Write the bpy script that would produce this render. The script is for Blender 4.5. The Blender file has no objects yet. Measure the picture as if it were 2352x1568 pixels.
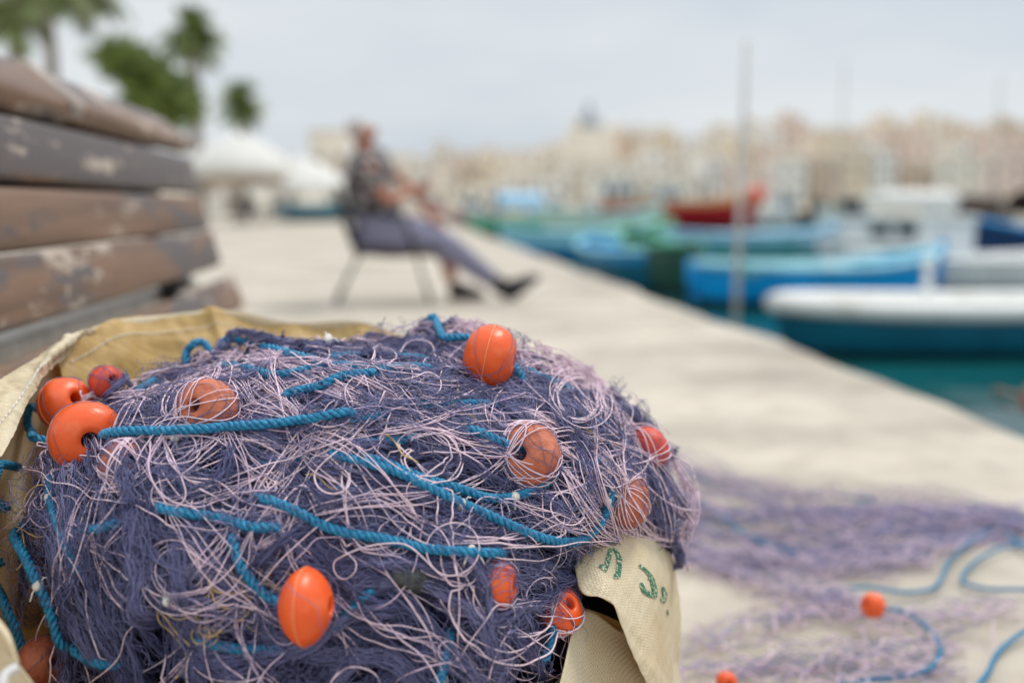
import bpy, bmesh, math, random
import numpy as np
from mathutils import Vector, Matrix
from mathutils.bvhtree import BVHTree

random.seed(7)
rng = np.random.default_rng(11)
SC = bpy.context.scene
COL = SC.collection
rad = math.radians

# ------------------------------------------------------------------ camera
HC, FPX = 0.63, 2287.0                 # eye height, focal length in 2352-px units
PITCH, YAW = rad(-7.65), rad(-5.9)
cam_d = bpy.data.cameras.new("camera")
cam_o = bpy.data.objects.new("camera", cam_d)
COL.objects.link(cam_o)
cam_o.location = (0, 0, HC)
cam_o.rotation_euler = (math.pi / 2 + PITCH, 0, YAW)
cam_d.sensor_width = 36.0
cam_d.lens = FPX / 2352.0 * 36.0
cam_d.clip_start = 0.02
cam_d.clip_end = 3000
cam_d.dof.use_dof = True
cam_d.dof.focus_distance = 0.875
cam_d.dof.aperture_fstop = 1.9
SC.camera = cam_o

# ------------------------------------------------------------------ sky and sun
SUN_EL, SUN_AZ = 60.0, 55.0            # azimuth measured from +Y towards +X
w = bpy.data.worlds.new("World")
SC.world = w
w.use_nodes = True
nt = w.node_tree
for n in list(nt.nodes):
    nt.nodes.remove(n)
N = nt.nodes.new
out = N('ShaderNodeOutputWorld')
bg = N('ShaderNodeBackground')
sky = N('ShaderNodeTexSky')
sky.sky_type = 'NISHITA'
sky.sun_disc = False
sky.sun_elevation = rad(SUN_EL)
sky.sun_rotation = rad(SUN_AZ)
sky.dust_density = 2.0
tc = N('ShaderNodeTexCoord')
mp = N('ShaderNodeMapping')
mp.inputs['Scale'].default_value = (1.2, 1.2, 4.5)
mp.inputs['Rotation'].default_value = (0, rad(9), 0)
no = N('ShaderNodeTexNoise')
no.inputs['Scale'].default_value = 1.7
no.inputs['Detail'].default_value = 5
no.inputs['Roughness'].default_value = 0.5
cr = N('ShaderNodeValToRGB')           # cloud layer, radiance in sky units
cr.color_ramp.elements[0].position = 0.32
cr.color_ramp.elements[0].color = (0.60, 0.665, 0.75, 1)
cr.color_ramp.elements[1].position = 0.66
cr.color_ramp.elements[1].color = (0.80, 0.835, 0.86, 1)
sc_ = N('ShaderNodeMix'); sc_.data_type = 'RGBA'; sc_.blend_type = 'MULTIPLY'
sc_.inputs[0].default_value = 1.0
sc_.inputs[7].default_value = (9.25, 9.2, 9.1, 1)
mx = N('ShaderNodeMix'); mx.data_type = 'RGBA'
mx.inputs[0].default_value = 0.92
nt.links.new(tc.outputs['Generated'], mp.inputs['Vector'])
nt.links.new(mp.outputs['Vector'], no.inputs['Vector'])
nt.links.new(no.outputs['Fac'], cr.inputs['Fac'])
nt.links.new(cr.outputs['Color'], sc_.inputs[6])
sz = N('ShaderNodeSeparateXYZ'); nt.links.new(tc.outputs['Generated'], sz.inputs[0])
ov = N('ShaderNodeMapRange')            # overcast skies brighten towards the zenith
ov.inputs['From Min'].default_value = .22; ov.inputs['From Max'].default_value = 1.0
ov.inputs['To Min'].default_value = 1.0; ov.inputs['To Max'].default_value = 2.0
nt.links.new(sz.outputs[2], ov.inputs['Value'])
ov2 = N('ShaderNodeMix'); ov2.data_type = 'RGBA'; ov2.blend_type = 'MULTIPLY'; ov2.inputs[0].default_value = 1.0
nt.links.new(sc_.outputs[2], ov2.inputs[6]); nt.links.new(ov.outputs[0], ov2.inputs[7])
nt.links.new(sky.outputs['Color'], mx.inputs[6])
nt.links.new(ov2.outputs[2], mx.inputs[7])
nt.links.new(mx.outputs[2], bg.inputs['Color'])
bg.inputs['Strength'].default_value = 0.11
nt.links.new(bg.outputs['Background'], out.inputs['Surface'])

sun_d = bpy.data.lights.new("sun", 'SUN')
sun_d.energy = 1.8
sun_d.angle = rad(13)
sun_d.color = (1.0, 0.95, 0.87)
sun_o = bpy.data.objects.new("sun", sun_d)
COL.objects.link(sun_o)
sdir = Vector((math.sin(rad(SUN_AZ)) * math.cos(rad(SUN_EL)), math.cos(rad(SUN_AZ)) * math.cos(rad(SUN_EL)), math.sin(rad(SUN_EL))))
sun_o.rotation_euler = sdir.to_track_quat('Z', 'Y').to_euler()
sun_o.location = (0, 0, 30)

SC.view_settings.view_transform = 'Standard'
SC.view_settings.look = 'None'
SC.view_settings.exposure = 0.0
SC.view_settings.gamma = 1.0
SC.render.engine = 'CYCLES'
SC.cycles.use_denoising = True
SC.cycles.max_bounces = 6
SC.cycles.diffuse_bounces = 3
SC.cycles.transparent_max_bounces = 8
SC.cycles.sample_clamp_indirect = 8

# ------------------------------------------------------------------ projection helpers
FW = np.array([math.cos(PITCH) * -math.sin(YAW), math.cos(PITCH) * math.cos(YAW), math.sin(PITCH)])
RT = np.array([math.cos(YAW), math.sin(YAW), 0.0])
UP = np.cross(RT, FW)
CAM = np.array([0.0, 0.0, HC])

def rays(px, py):
    a = (np.asarray(px, float) - 1176) / FPX
    b = -(np.asarray(py, float) - 784) / FPX
    return FW + a[..., None] * RT + b[..., None] * UP

def at(px, py, Y):
    d = rays(px, py)
    return CAM + d * (Y / d[1])

def on_plane(px, py, z=0.0):
    d = rays(px, py)
    t = (z - HC) / d[..., 2]
    return CAM + d * t[..., None]

# ------------------------------------------------------------------ object helpers
def tag(o, label=None, cat=None, group=None, kind=None):
    if label: o['label'] = label
    if cat: o['category'] = cat
    if group: o['group'] = group
    if kind: o['kind'] = kind
    return o

def empty(name, loc=(0, 0, 0), rz=0.0):
    o = bpy.data.objects.new(name, None)
    COL.objects.link(o)
    o.location = loc
    o.rotation_euler = (0, 0, rz)
    o.empty_display_size = 0.05
    return o

def mesh_np(name, V, Fq, mats, parent=None, smooth=True, mat_idx=None, attr=None):
    """V (n,3), Fq (m,k) int array of equal-sized faces"""
    me = bpy.data.meshes.new(name)
    V = np.ascontiguousarray(V, dtype=np.float32)
    Fq = np.ascontiguousarray(Fq, dtype=np.int32)
    m, k = Fq.shape
    me.vertices.add(len(V)); me.vertices.foreach_set('co', V.ravel())
    me.loops.add(m * k); me.loops.foreach_set('vertex_index', Fq.ravel())
    me.polygons.add(m)
    me.polygons.foreach_set('loop_start', np.arange(0, m * k, k, dtype=np.int32))
    if mat_idx is not None:
        me.polygons.foreach_set('material_index', np.ascontiguousarray(mat_idx, dtype=np.int32))
    me.polygons.foreach_set('use_smooth', np.full(m, smooth, dtype=bool))
    for mt in (mats if isinstance(mats, (list, tuple)) else [mats]):
        me.materials.append(mt)
    if attr is not None:
        for an, av in attr.items():
            a = me.attributes.new(an, 'FLOAT', 'POINT')
            a.data.foreach_set('value', np.ascontiguousarray(av, dtype=np.float32))
    me.update(calc_edges=True)
    me.validate()
    o = bpy.data.objects.new(name, me)
    COL.objects.link(o)
    o.parent = parent
    return o

class MB:
    """collects simple shapes into one bmesh"""
    def __init__(s):
        s.bm = bmesh.new(); s.mi = 0
    def _m(s, fs):
        for f in fs: f.material_index = s.mi
    def box(s, c, d, rot=None, bevel=0.0):
        r = bmesh.ops.create_cube(s.bm, size=1.0)
        vs = r['verts']
        M = Matrix.Translation(c) @ (rot if rot is not None else Matrix.Identity(4)) @ Matrix.Diagonal((d[0], d[1], d[2], 1))
        bmesh.ops.transform(s.bm, matrix=M, verts=vs)
        fs = list({f for v in vs for f in v.link_faces})
        s._m(fs)
        if bevel > 0:
            es = list({e for v in vs for e in v.link_edges})
            r = bmesh.ops.bevel(s.bm, geom=es, offset=bevel, segments=2, affect='EDGES', profile=0.6)
            s._m(r['faces'])
        return s
    def tube(s, pts, r, k=8, cap=True):
        pts = [Vector(p) for p in pts]
        n = len(pts)
        rs = r if isinstance(r, (list, tuple)) else [r] * n
        rings = []
        for i, p in enumerate(pts):
            t = (pts[min(i + 1, n - 1)] - pts[max(i - 1, 0)]).normalized()
            ref = Vector((0, 0, 1)) if abs(t.z) < 0.93 else Vector((1, 0, 0))
            a = t.cross(ref).normalized(); b = t.cross(a)
            rings.append([s.bm.verts.new(p + (a * math.cos(2 * math.pi * j / k) + b * math.sin(2 * math.pi * j / k)) * rs[i]) for j in range(k)])
        fs = []
        for i in range(n - 1):
            for j in range(k):
                fs.append(s.bm.faces.new((rings[i][j], rings[i][(j + 1) % k], rings[i + 1][(j + 1) % k], rings[i + 1][j])))
        if cap:
            fs.append(s.bm.faces.new(rings[0][::-1])); fs.append(s.bm.faces.new(rings[-1]))
        s._m(fs)
        return s
    def grid(s, P, closed_u=False):
        """P: list of rows of points"""
        R = [[s.bm.verts.new(Vector(p)) for p in row] for row in P]
        fs = []
        for i in range(len(R) - 1):
            m = len(R[i])
            for j in range(m if closed_u else m - 1):
                try: fs.append(s.bm.faces.new((R[i][j], R[i][(j + 1) % m], R[i + 1][(j + 1) % m], R[i + 1][j])))
                except ValueError: pass
        s._m(fs)
        return s
    def cone(s, c, r1, r2, h, k=16, rot=None):
        r = bmesh.ops.create_cone(s.bm, cap_ends=True, segments=k, radius1=r1, radius2=r2, depth=h,
                                  matrix=Matrix.Translation(c) @ (rot if rot is not None else Matrix.Identity(4)))
        s._m(list({f for v in r['verts'] for f in v.link_faces}))
        return s
    def ball(s, c, d, k=16, rot=None):
        r = bmesh.ops.create_uvsphere(s.bm, u_segments=k, v_segments=max(6, k // 2), radius=1.0,
             matrix=Matrix.Translation(c) @ (rot if rot is not None else Matrix.Identity(4)) @ Matrix.Diagonal((d[0], d[1], d[2], 1)))
        s._m(list({f for v in r['verts'] for f in v.link_faces}))
        return s
    def build(s, name, mats, parent=None, smooth=False, loc=None):
        me = bpy.data.meshes.new(name)
        bmesh.ops.recalc_face_normals(s.bm, faces=s.bm.faces[:])
        s.bm.to_mesh(me); s.bm.free()
        if smooth: me.polygons.foreach_set('use_smooth', np.full(len(me.polygons), True))
        for mt in (mats if isinstance(mats, (list, tuple)) else [mats]): me.materials.append(mt)
        o = bpy.data.objects.new(name, me)
        COL.objects.link(o)
        o.parent = parent
        if loc is not None: o.location = loc
        return o

def children(o):
    return [c for c in bpy.data.objects if c.parent == o]

def copy_tree(o, parent=None):
    c = o.copy(); COL.objects.link(c); c.parent = parent
    for ch in children(o): copy_tree(ch, c)
    return c

# ------------------------------------------------------------------ materials
def mat(name, col, rough=0.6, var=0.12, scale=8.0, bump=0.0, bscale=40.0, metallic=0.0, spec=0.5, col2=None, attr=None,
        sss=0.0, trans=0.0, coat=0.0, thr=(0.35, 0.65)):
    m = bpy.data.materials.new(name); m.use_nodes = True
    t = m.node_tree; b = t.nodes['Principled BSDF']; L = t.links.new
    b.inputs['Roughness'].default_value = rough
    b.inputs['Metallic'].default_value = metallic
    b.inputs['Specular IOR Level'].default_value = spec
    if coat: b.inputs['Coat Weight'].default_value = coat
    if sss:
        b.inputs['Subsurface Weight'].default_value = sss
        b.inputs['Subsurface Radius'].default_value = (0.012, 0.004, 0.002)
        b.inputs['Subsurface Scale'].default_value = 0.5
    tcn = t.nodes.new('ShaderNodeTexCoord')
    n = t.nodes.new('ShaderNodeTexNoise'); n.inputs['Scale'].default_value = scale; n.inputs['Detail'].default_value = 6
    L(tcn.outputs['Object'], n.inputs['Vector'])
    r = t.nodes.new('ShaderNodeValToRGB')
    c2 = col2 if col2 else tuple(min(1, c * (1 + var)) for c in col)
    c1 = col if col2 else tuple(c * (1 - var) for c in col)
    r.color_ramp.elements[0].position = thr[0]; r.color_ramp.elements[0].color = (*c1, 1)
    r.color_ramp.elements[1].position = thr[1]; r.color_ramp.elements[1].color = (*c2, 1)
    L(n.outputs['Fac'], r.inputs['Fac'])
    colout = r.outputs['Color']
    if attr:                                   # per-strand tint: dye variation, and painted shade for deep twine
        an = t.nodes.new('ShaderNodeAttribute'); an.attribute_name = 'tint'
        r2 = t.nodes.new('ShaderNodeValToRGB')
        els = r2.color_ramp.elements
        for i, (p, c) in enumerate(attr):
            e = els[i] if i < 2 else els.new(p)
            e.position = p; e.color = (*c, 1)
        L(an.outputs['Fac'], r2.inputs['Fac'])
        mx = t.nodes.new('ShaderNodeMix'); mx.data_type = 'RGBA'; mx.blend_type = 'MULTIPLY'; mx.inputs[0].default_value = 1
        L(r.outputs['Color'], mx.inputs[6]); L(r2.outputs['Color'], mx.inputs[7])
        colout = mx.outputs[2]
    L(colout, b.inputs['Base Color'])
    if bump:
        n2 = t.nodes.new('ShaderNodeTexNoise'); n2.inputs['Scale'].default_value = bscale; n2.inputs['Detail'].default_value = 5
        L(tcn.outputs['Object'], n2.inputs['Vector'])
        bp = t.nodes.new('ShaderNodeBump'); bp.inputs['Strength'].default_value = bump; bp.inputs['Distance'].default_value = 1.0 / bscale
        L(n2.outputs['Fac'], bp.inputs['Height']); L(bp.outputs['Normal'], b.inputs['Normal'])
    if trans:
        tr = t.nodes.new('ShaderNodeBsdfTranslucent'); ms = t.nodes.new('ShaderNodeMixShader')
        ms.inputs[0].default_value = trans
        L(colout, tr.inputs['Color'])
        L(b.outputs[0], ms.inputs[1]); L(tr.outputs[0], ms.inputs[2])
        L(ms.outputs[0], t.nodes['Material Output'].inputs['Surface'])
    return m

def concrete_mat():
    m = bpy.data.materials.new('quay_concrete'); m.use_nodes = True
    t = m.node_tree; b = t.nodes['Principled BSDF']; L = t.links.new
    b.inputs['Roughness'].default_value = 0.85
    g = t.nodes.new('ShaderNodeNewGeometry')
    def noise(s, d, sc=(1, 1, 1)):
        mp = t.nodes.new('ShaderNodeMapping'); mp.inputs['Scale'].default_value = sc
        L(g.outputs['Position'], mp.inputs['Vector'])
        n = t.nodes.new('ShaderNodeTexNoise'); n.inputs['Scale'].default_value = s; n.inputs['Detail'].default_value = d
        L(mp.outputs['Vector'], n.inputs['Vector']); return n
    n1 = noise(1.2, 8, (.8, 1.5, 1)); n2 = noise(9, 8); n3 = noise(120, 4)
    r1 = t.nodes.new('ShaderNodeValToRGB')
    r1.color_ramp.elements[0].position = .3; r1.color_ramp.elements[0].color = (.34, .295, .24, 1)
    r1.color_ramp.elements[1].position = .6; r1.color_ramp.elements[1].color = (.58, .515, .425, 1)
    L(n1.outputs['Fac'], r1.inputs['Fac'])
    r2 = t.nodes.new('ShaderNodeValToRGB')
    r2.color_ramp.elements[0].position = .35; r2.color_ramp.elements[0].color = (.84, .83, .82, 1)
    r2.color_ramp.elements[1].position = .6; r2.color_ramp.elements[1].color = (1, 1, 1, 1)
    L(n2.outputs['Fac'], r2.inputs['Fac'])
    mx = t.nodes.new('ShaderNodeMix'); mx.data_type = 'RGBA'; mx.blend_type = 'MULTIPLY'; mx.inputs[0].default_value = 1
    L(r1.outputs['Color'], mx.inputs[6]); L(r2.outputs['Color'], mx.inputs[7])
    L(mx.outputs[2], b.inputs['Base Color'])
    bp = t.nodes.new('ShaderNodeBump'); bp.inputs['Strength'].default_value = .4; bp.inputs['Distance'].default_value = .004
    L(n3.outputs['Fac'], bp.inputs['Height']); L(bp.outputs['Normal'], b.inputs['Normal'])
    return m

def water_mat():
    m = mat('harbour_water', (.006, .08, .085), rough=.06, var=.3, scale=.3)
    t = m.node_tree; b = t.nodes['Principled BSDF']; L = t.links.new
    b.inputs['IOR'].default_value = 1.33
    g = t.nodes.new('ShaderNodeNewGeometry')
    n = t.nodes.new('ShaderNodeTexNoise'); n.inputs['Scale'].default_value = 2.2; n.inputs['Detail'].default_value = 5
    L(g.outputs['Position'], n.inputs['Vector'])
    bp = t.nodes.new('ShaderNodeBump'); bp.inputs['Strength'].default_value = .55; bp.inputs['Distance'].default_value = .06
    L(n.outputs['Fac'], bp.inputs['Height']); L(bp.outputs['Normal'], b.inputs['Normal'])
    return m

def wood_mat(name='weathered_wood', v0=.51):
    """weathered varnished boards: brown wood, grey-violet old varnish, pale scuffs"""
    m = bpy.data.materials.new(name); m.use_nodes = True
    t = m.node_tree; b = t.nodes['Principled BSDF']; L = t.links.new
    b.inputs['Roughness'].default_value = .5
    tcn = t.nodes.new('ShaderNodeTexCoord'); oi = t.nodes.new('ShaderNodeObjectInfo')
    def noise(s, d, sc, rough=.55):
        mp = t.nodes.new('ShaderNodeMapping'); mp.inputs['Scale'].default_value = sc
        L(tcn.outputs['Object'], mp.inputs['Vector'])
        n = t.nodes.new('ShaderNodeTexNoise'); n.noise_dimensions = '4D'
        n.inputs['Scale'].default_value = s; n.inputs['Detail'].default_value = d; n.inputs['Roughness'].default_value = rough
        L(mp.outputs['Vector'], n.inputs['Vector'])
        ml = t.nodes.new('ShaderNodeMath'); ml.operation = 'MULTIPLY'; ml.inputs[1].default_value = 37.0
        L(oi.outputs['Random'], ml.inputs[0]); L(ml.outputs[0], n.inputs['W'])
        return n
    def ramp(n, a, c, pa=0., pc=1.):
        r = t.nodes.new('ShaderNodeValToRGB')
        r.color_ramp.elements[0].position = pa; r.color_ramp.elements[0].color = (*a, 1)
        r.color_ramp.elements[1].position = pc; r.color_ramp.elements[1].color = (*c, 1)
        L(n.outputs['Fac'], r.inputs['Fac']); return r
    def mix(f, a, c):
        x = t.nodes.new('ShaderNodeMix'); x.data_type = 'RGBA'
        L(f, x.inputs[0]); L(a, x.inputs[6]); L(c, x.inputs[7]); return x.outputs[2]
    grain = ramp(noise(30, 6, (1, .06, 1)), (.105, .054, .030), (.235, .130, .074), .3, .7)
    varn = ramp(noise(60, 3, (1, .1, 1)), (.080, .064, .062), (.118, .094, .090))
    mask_v = ramp(noise(9, 7, (1, .22, 1), .65), (0, 0, 0), (1, 1, 1), v0, v0 + .05)
    pale = ramp(noise(80, 4, (1, .2, 1)), (.36, .28, .22), (.50, .41, .33))
    mask_p = ramp(noise(13, 9, (1, .3, 1), .7), (0, 0, 0), (1, 1, 1), .555, .60)
    c = mix(mask_v.outputs['Color'], grain.outputs['Color'], varn.outputs['Color'])
    c = mix(mask_p.outputs['Color'], c, pale.outputs['Color'])
    L(c, b.inputs['Base Color'])
    bp = t.nodes.new('ShaderNodeBump'); bp.inputs['Strength'].default_value = .5; bp.inputs['Distance'].default_value = .002
    L(noise(60, 5, (1, .08, 1)).outputs['Fac'], bp.inputs['Height']); L(bp.outputs['Normal'], b.inputs['Normal'])
    return m

def sack_mat(name, c1, c2, trans):
    """woven plastic tape fabric; uses the UV map in metres"""
    m = bpy.data.materials.new(name); m.use_nodes = True
    t = m.node_tree; b = t.nodes['Principled BSDF']; L = t.links.new
    b.inputs['Roughness'].default_value = .42
    uv = t.nodes.new('ShaderNodeTexCoord')
    sx = t.nodes.new('ShaderNodeSeparateXYZ'); L(uv.outputs['UV'], sx.inputs[0])
    def math_(op, a, c=None):
        n = t.nodes.new('ShaderNodeMath'); n.operation = op
        for i, v in enumerate((a, c)):
            if v is None: continue
            if isinstance(v, (int, float)): n.inputs[i].default_value = v
            else: L(v, n.inputs[i])
        return n.outputs[0]
    wv = 1 / 0.0056                             # two 2.8 mm tapes a period
    def saw(x): return math_('ABSOLUTE', math_('SUBTRACT', math_('FRACT', x), .5))
    dn = t.nodes.new('ShaderNodeTexNoise'); dn.inputs['Scale'].default_value = 60; dn.inputs['Detail'].default_value = 2
    L(uv.outputs['UV'], dn.inputs['Vector'])
    dj = math_('MULTIPLY', dn.outputs['Fac'], 1.1)
    U = math_('ADD', math_('MULTIPLY', sx.outputs[0], wv), dj); Vv = math_('ADD', math_('MULTIPLY', sx.outputs[1], wv), dj)
    ck = t.nodes.new('ShaderNodeTexChecker'); ck.inputs['Scale'].default_value = 2.0
    cb = t.nodes.new('ShaderNodeCombineXYZ'); L(U, cb.inputs[0]); L(Vv, cb.inputs[1]); L(cb.outputs[0], ck.inputs['Vector'])
    a = saw(math_('MULTIPLY', U, 2)); c = saw(math_('MULTIPLY', Vv, 2))
    mxh = t.nodes.new('ShaderNodeMix'); mxh.data_type = 'FLOAT'
    L(ck.outputs['Fac'], mxh.inputs[0]); L(a, mxh.inputs[2]); L(c, mxh.inputs[3])
    h = mxh.outputs[0]
    n1 = t.nodes.new('ShaderNodeTexNoise'); n1.inputs['Scale'].default_value = 14; n1.inputs['Detail'].default_value = 6
    L(uv.outputs['UV'], n1.inputs['Vector'])
    r = t.nodes.new('ShaderNodeValToRGB')
    r.color_ramp.elements[0].position = .32; r.color_ramp.elements[0].color = (*c1, 1)
    r.color_ramp.elements[1].position = .62; r.color_ramp.elements[1].color = (*c2, 1)
    L(n1.outputs['Fac'], r.inputs['Fac'])
    r2 = t.nodes.new('ShaderNodeValToRGB')
    r2.color_ramp.elements[0].position = .0; r2.color_ramp.elements[0].color = (1, 1, 1, 1)
    r2.color_ramp.elements[1].position = .5; r2.color_ramp.elements[1].color = (.78, .72, .62, 1)
    L(h, r2.inputs['Fac'])
    mm = t.nodes.new('ShaderNodeMix'); mm.data_type = 'RGBA'; mm.blend_type = 'MULTIPLY'; mm.inputs[0].default_value = 1
    L(r.outputs['Color'], mm.inputs[6]); L(r2.outputs['Color'], mm.inputs[7])
    L(mm.outputs[2], b.inputs['Base Color'])
    bp = t.nodes.new('ShaderNodeBump'); bp.inputs['Strength'].default_value = .55; bp.inputs['Distance'].default_value = .0010
    bp.invert = True
    n2 = t.nodes.new('ShaderNodeTexNoise'); n2.inputs['Scale'].default_value = 45; n2.inputs['Detail'].default_value = 4
    L(uv.outputs['UV'], n2.inputs['Vector'])
    hh = math_('ADD', math_('MULTIPLY', h, 1.0), math_('MULTIPLY', n2.outputs['Fac'], 2.2))
    L(hh, bp.inputs['Height']); L(bp.outputs['Normal'], b.inputs['Normal'])
    tr = t.nodes.new('ShaderNodeBsdfTranslucent'); ms = t.nodes.new('ShaderNodeMixShader'); ms.inputs[0].default_value = trans
    tw = t.nodes.new('ShaderNodeMix'); tw.data_type = 'RGBA'; tw.blend_type = 'MULTIPLY'; tw.inputs[0].default_value = 1
    tw.inputs[7].default_value = (1.0, .78, .42, 1)
    L(mm.outputs[2], tw.inputs[6]); L(tw.outputs[2], tr.inputs['Color'])
    L(b.outputs[0], ms.inputs[1]); L(tr.outputs[0], ms.inputs[2])
    L(ms.outputs[0], t.nodes['Material Output'].inputs['Surface'])
    return m

M = {}
M['concrete'] = concrete_mat()
M['water'] = water_mat()
M['wood'] = wood_mat()
M['wood_varnished'] = wood_mat('old_varnished_wood', .34)
M['pale_wood'] = mat('grey_sun_bleached_wood', (.62, .585, .53), .7, .15, 20)
M['iron'] = mat('black_iron', (.02, .019, .018), .5, .2, 30, metallic=.3)
M['sack'] = sack_mat('woven_sack', (.84, .71, .47), (.93, .86, .66), .26)
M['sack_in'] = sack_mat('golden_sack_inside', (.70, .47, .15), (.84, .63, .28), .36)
M['ink'] = mat('green_print', (.015, .14, .075), .6, col2=(.62, .55, .36), scale=420, thr=(.54, .60))
M['thread'] = mat('white_thread', (.75, .74, .72), .7)
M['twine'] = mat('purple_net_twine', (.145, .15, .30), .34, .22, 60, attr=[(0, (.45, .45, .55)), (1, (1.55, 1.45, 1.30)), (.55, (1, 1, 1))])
M['core'] = mat('packed_net_shade', (.004, .004, .009), .95, .5, 90, bump=1.0, bscale=160)  # near-black colour stands in for the shade deep between the strands
M['dry_twine'] = mat('dry_purple_twine', (.235, .25, .43), .6, .2, 30, attr=[(0, (.45, .50, .66)), (1, (1.2, 1.1, 1.08)), (.5, (1, 1, 1))])
M['cord'] = mat('pale_pink_cord', (.80, .63, .71), .6, .12, 300, bump=.5, bscale=1500, attr=[(0, (.72, .66, .78)), (1, (1.1, 1.06, 1.0)), (.5, (1, .97, .98))])
M['rope'] = mat('blue_rope', (.005, .125, .28), .55, scale=300, col2=(.03, .34, .56), bump=.8, bscale=900, thr=(.35, .7))
M['tan'] = mat('tan_twine', (.52, .36, .16), .7, .3, 100)
M['knot'] = mat('white_lashing', (.70, .66, .60), .7, .15, 200)
M['float'] = mat('orange_float_plastic', (.83, .105, .012), .36, scale=38, col2=(.84, .19, .07), thr=(.56, .72), sss=.25, bump=.08, bscale=70)
M['seam'] = mat('float_seam', (.90, .25, .08), .4, .1, 80)
M['old_float'] = mat('faded_terracotta_float', (.42, .095, .045), .62, scale=45, col2=(.62, .19, .10), bump=.5, bscale=120)
M['red_float'] = mat('red_float', (.62, .055, .02), .5, .2, 40, bump=.2, bscale=100)
M['stone'] = mat('grey_pebble', (.06, .065, .058), .8, .4, 120, bump=.6, bscale=200)

# ------------------------------------------------------------------ generic curve maths
def smooth_path(P, n):
    P = np.asarray(P, float)
    if len(P) == 2: P = np.array([P[0], P[0] * .5 + P[1] * .5, P[1]])
    seg = np.linalg.norm(np.diff(P, axis=0), axis=1) ** .5
    k = np.concatenate([[0], np.cumsum(seg)])
    # Catmull-Rom through Hermite with finite-difference tangents
    T = np.gradient(P, k, axis=0)
    u = np.linspace(0, k[-1], max(n * 4, 60))
    i = np.clip(np.searchsorted(k, u, side='right') - 1, 0, len(k) - 2)
    h = (k[i + 1] - k[i])[:, None]; s = ((u - k[i])[:, None]) / h
    Q = (2 * s**3 - 3 * s**2 + 1) * P[i] + (s**3 - 2 * s**2 + s) * h * T[i] + (-2 * s**3 + 3 * s**2) * P[i + 1] + (s**3 - s**2) * h * T[i + 1]
    L = np.concatenate([[0], np.cumsum(np.linalg.norm(np.diff(Q, axis=0), axis=1))])
    v = np.linspace(0, L[-1], n)
    return np.stack([np.interp(v, L, Q[:, c]) for c in range(Q.shape[1])], 1)

def tubes(P, r, k=3):
    """P (N,Mpts,3), r scalar or (N,) or (N,M) -> verts, quads"""
    Nn, Mm, _ = P.shape
    T = np.gradient(P, axis=1)
    T /= np.linalg.norm(T, axis=2, keepdims=True) + 1e-12
    ref = rng.normal(size=(Nn, 1, 3)); ref /= np.linalg.norm(ref, axis=2, keepdims=True)
    a = np.cross(T, ref); a /= np.linalg.norm(a, axis=2, keepdims=True) + 1e-9
    b = np.cross(T, a)
    r = np.broadcast_to(np.asarray(r, float).reshape(-1, 1) if np.ndim(r) < 2 else r, (Nn, Mm))
    ang = np.arange(k) * 2 * np.pi / k
    V = P[:, :, None, :] + r[:, :, None, None] * (np.cos(ang)[None, None, :, None] * a[:, :, None, :] + np.sin(ang)[None, None, :, None] * b[:, :, None, :])
    base = (np.arange(Nn)[:, None, None] * Mm + np.arange(Mm - 1)[None, :, None]) * k
    j = np.arange(k)[None, None, :]; j2 = (j + 1) % k
    Fq = np.stack([base + j, base + j2, base + k + j2, base + k + j], -1).reshape(-1, 4)
    return V.reshape(-1, 3), Fq

def cat_mesh(parts):
    Vs, Fs, o = [], [], 0
    for V, Fq in parts:
        Vs.append(V); Fs.append(Fq + o); o += len(V)
    return np.concatenate(Vs), np.concatenate(Fs)

# ------------------------------------------------------------------ pile surface
PC = np.array([-.050, 1.0]); PRX, PRY, PZ0, PH = .322, .270, .27, .206
BUMPS = [(at(10, 1260, .90), .065, .18), (at(1040, 770, 1.08), .055, .24), (at(520, 820, 1.03), .06, .06), (at(1500, 1060, 1.0), .07, .12), (at(250, 1150, .84), .06, .10),
         (at(800, 960, .92), .06, .08), (at(1300, 900, 1.03), .06, .06), (at(1530, 1250, .97), .06, .07)]
HOLLOWS = [(at(700, 770, 1.14), .07, .10), (at(1395, 1290, .84), .035, .22), (at(870, 1180, .76), .03, .10), (at(620, 1280, .74), .035, .12), (at(860, 1430, .71), .05, .16), (at(200, 1560, .72), .06, .16), (at(1230, 1150, .80), .03, .12), (at(700, 1070, .80), .03, .10), (at(1450, 1430, .87), .075, .55), (at(1380, 1560, .80), .06, .30), (at(1010, 1090, .78), .045, .16), (at(1000, 1400, .72), .05, .14), (at(430, 1520, .70), .07, .14), (at(480, 1080, .80), .05, .10)]
def dome_F(P):
    x = (P[..., 0] - PC[0]) / PRX; y = (P[..., 1] - PC[1]) / PRY
    z = np.maximum(P[..., 2] - PZ0, 0) / PH
    f = (x * x + y * y) ** 1.45 + z ** 2.1 - 1
    X, Y, Z = P[..., 0], P[..., 1], P[..., 2]
    f = f + .065 * np.sin(31 * X + 9 * Z + 1) * np.sin(27 * Y - 21 * Z) + .055 * np.sin(63 * X - 40 * Y + 2) * np.sin(55 * Z + 30 * X)
    for c, s, a in BUMPS:
        f = f - a * np.exp(-((P - c) ** 2).sum(-1) / (2 * s * s))
    for c, s, a in HOLLOWS:
        f = f + a * np.exp(-((P - c) ** 2).sum(-1) / (2 * s * s))
    return f

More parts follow.
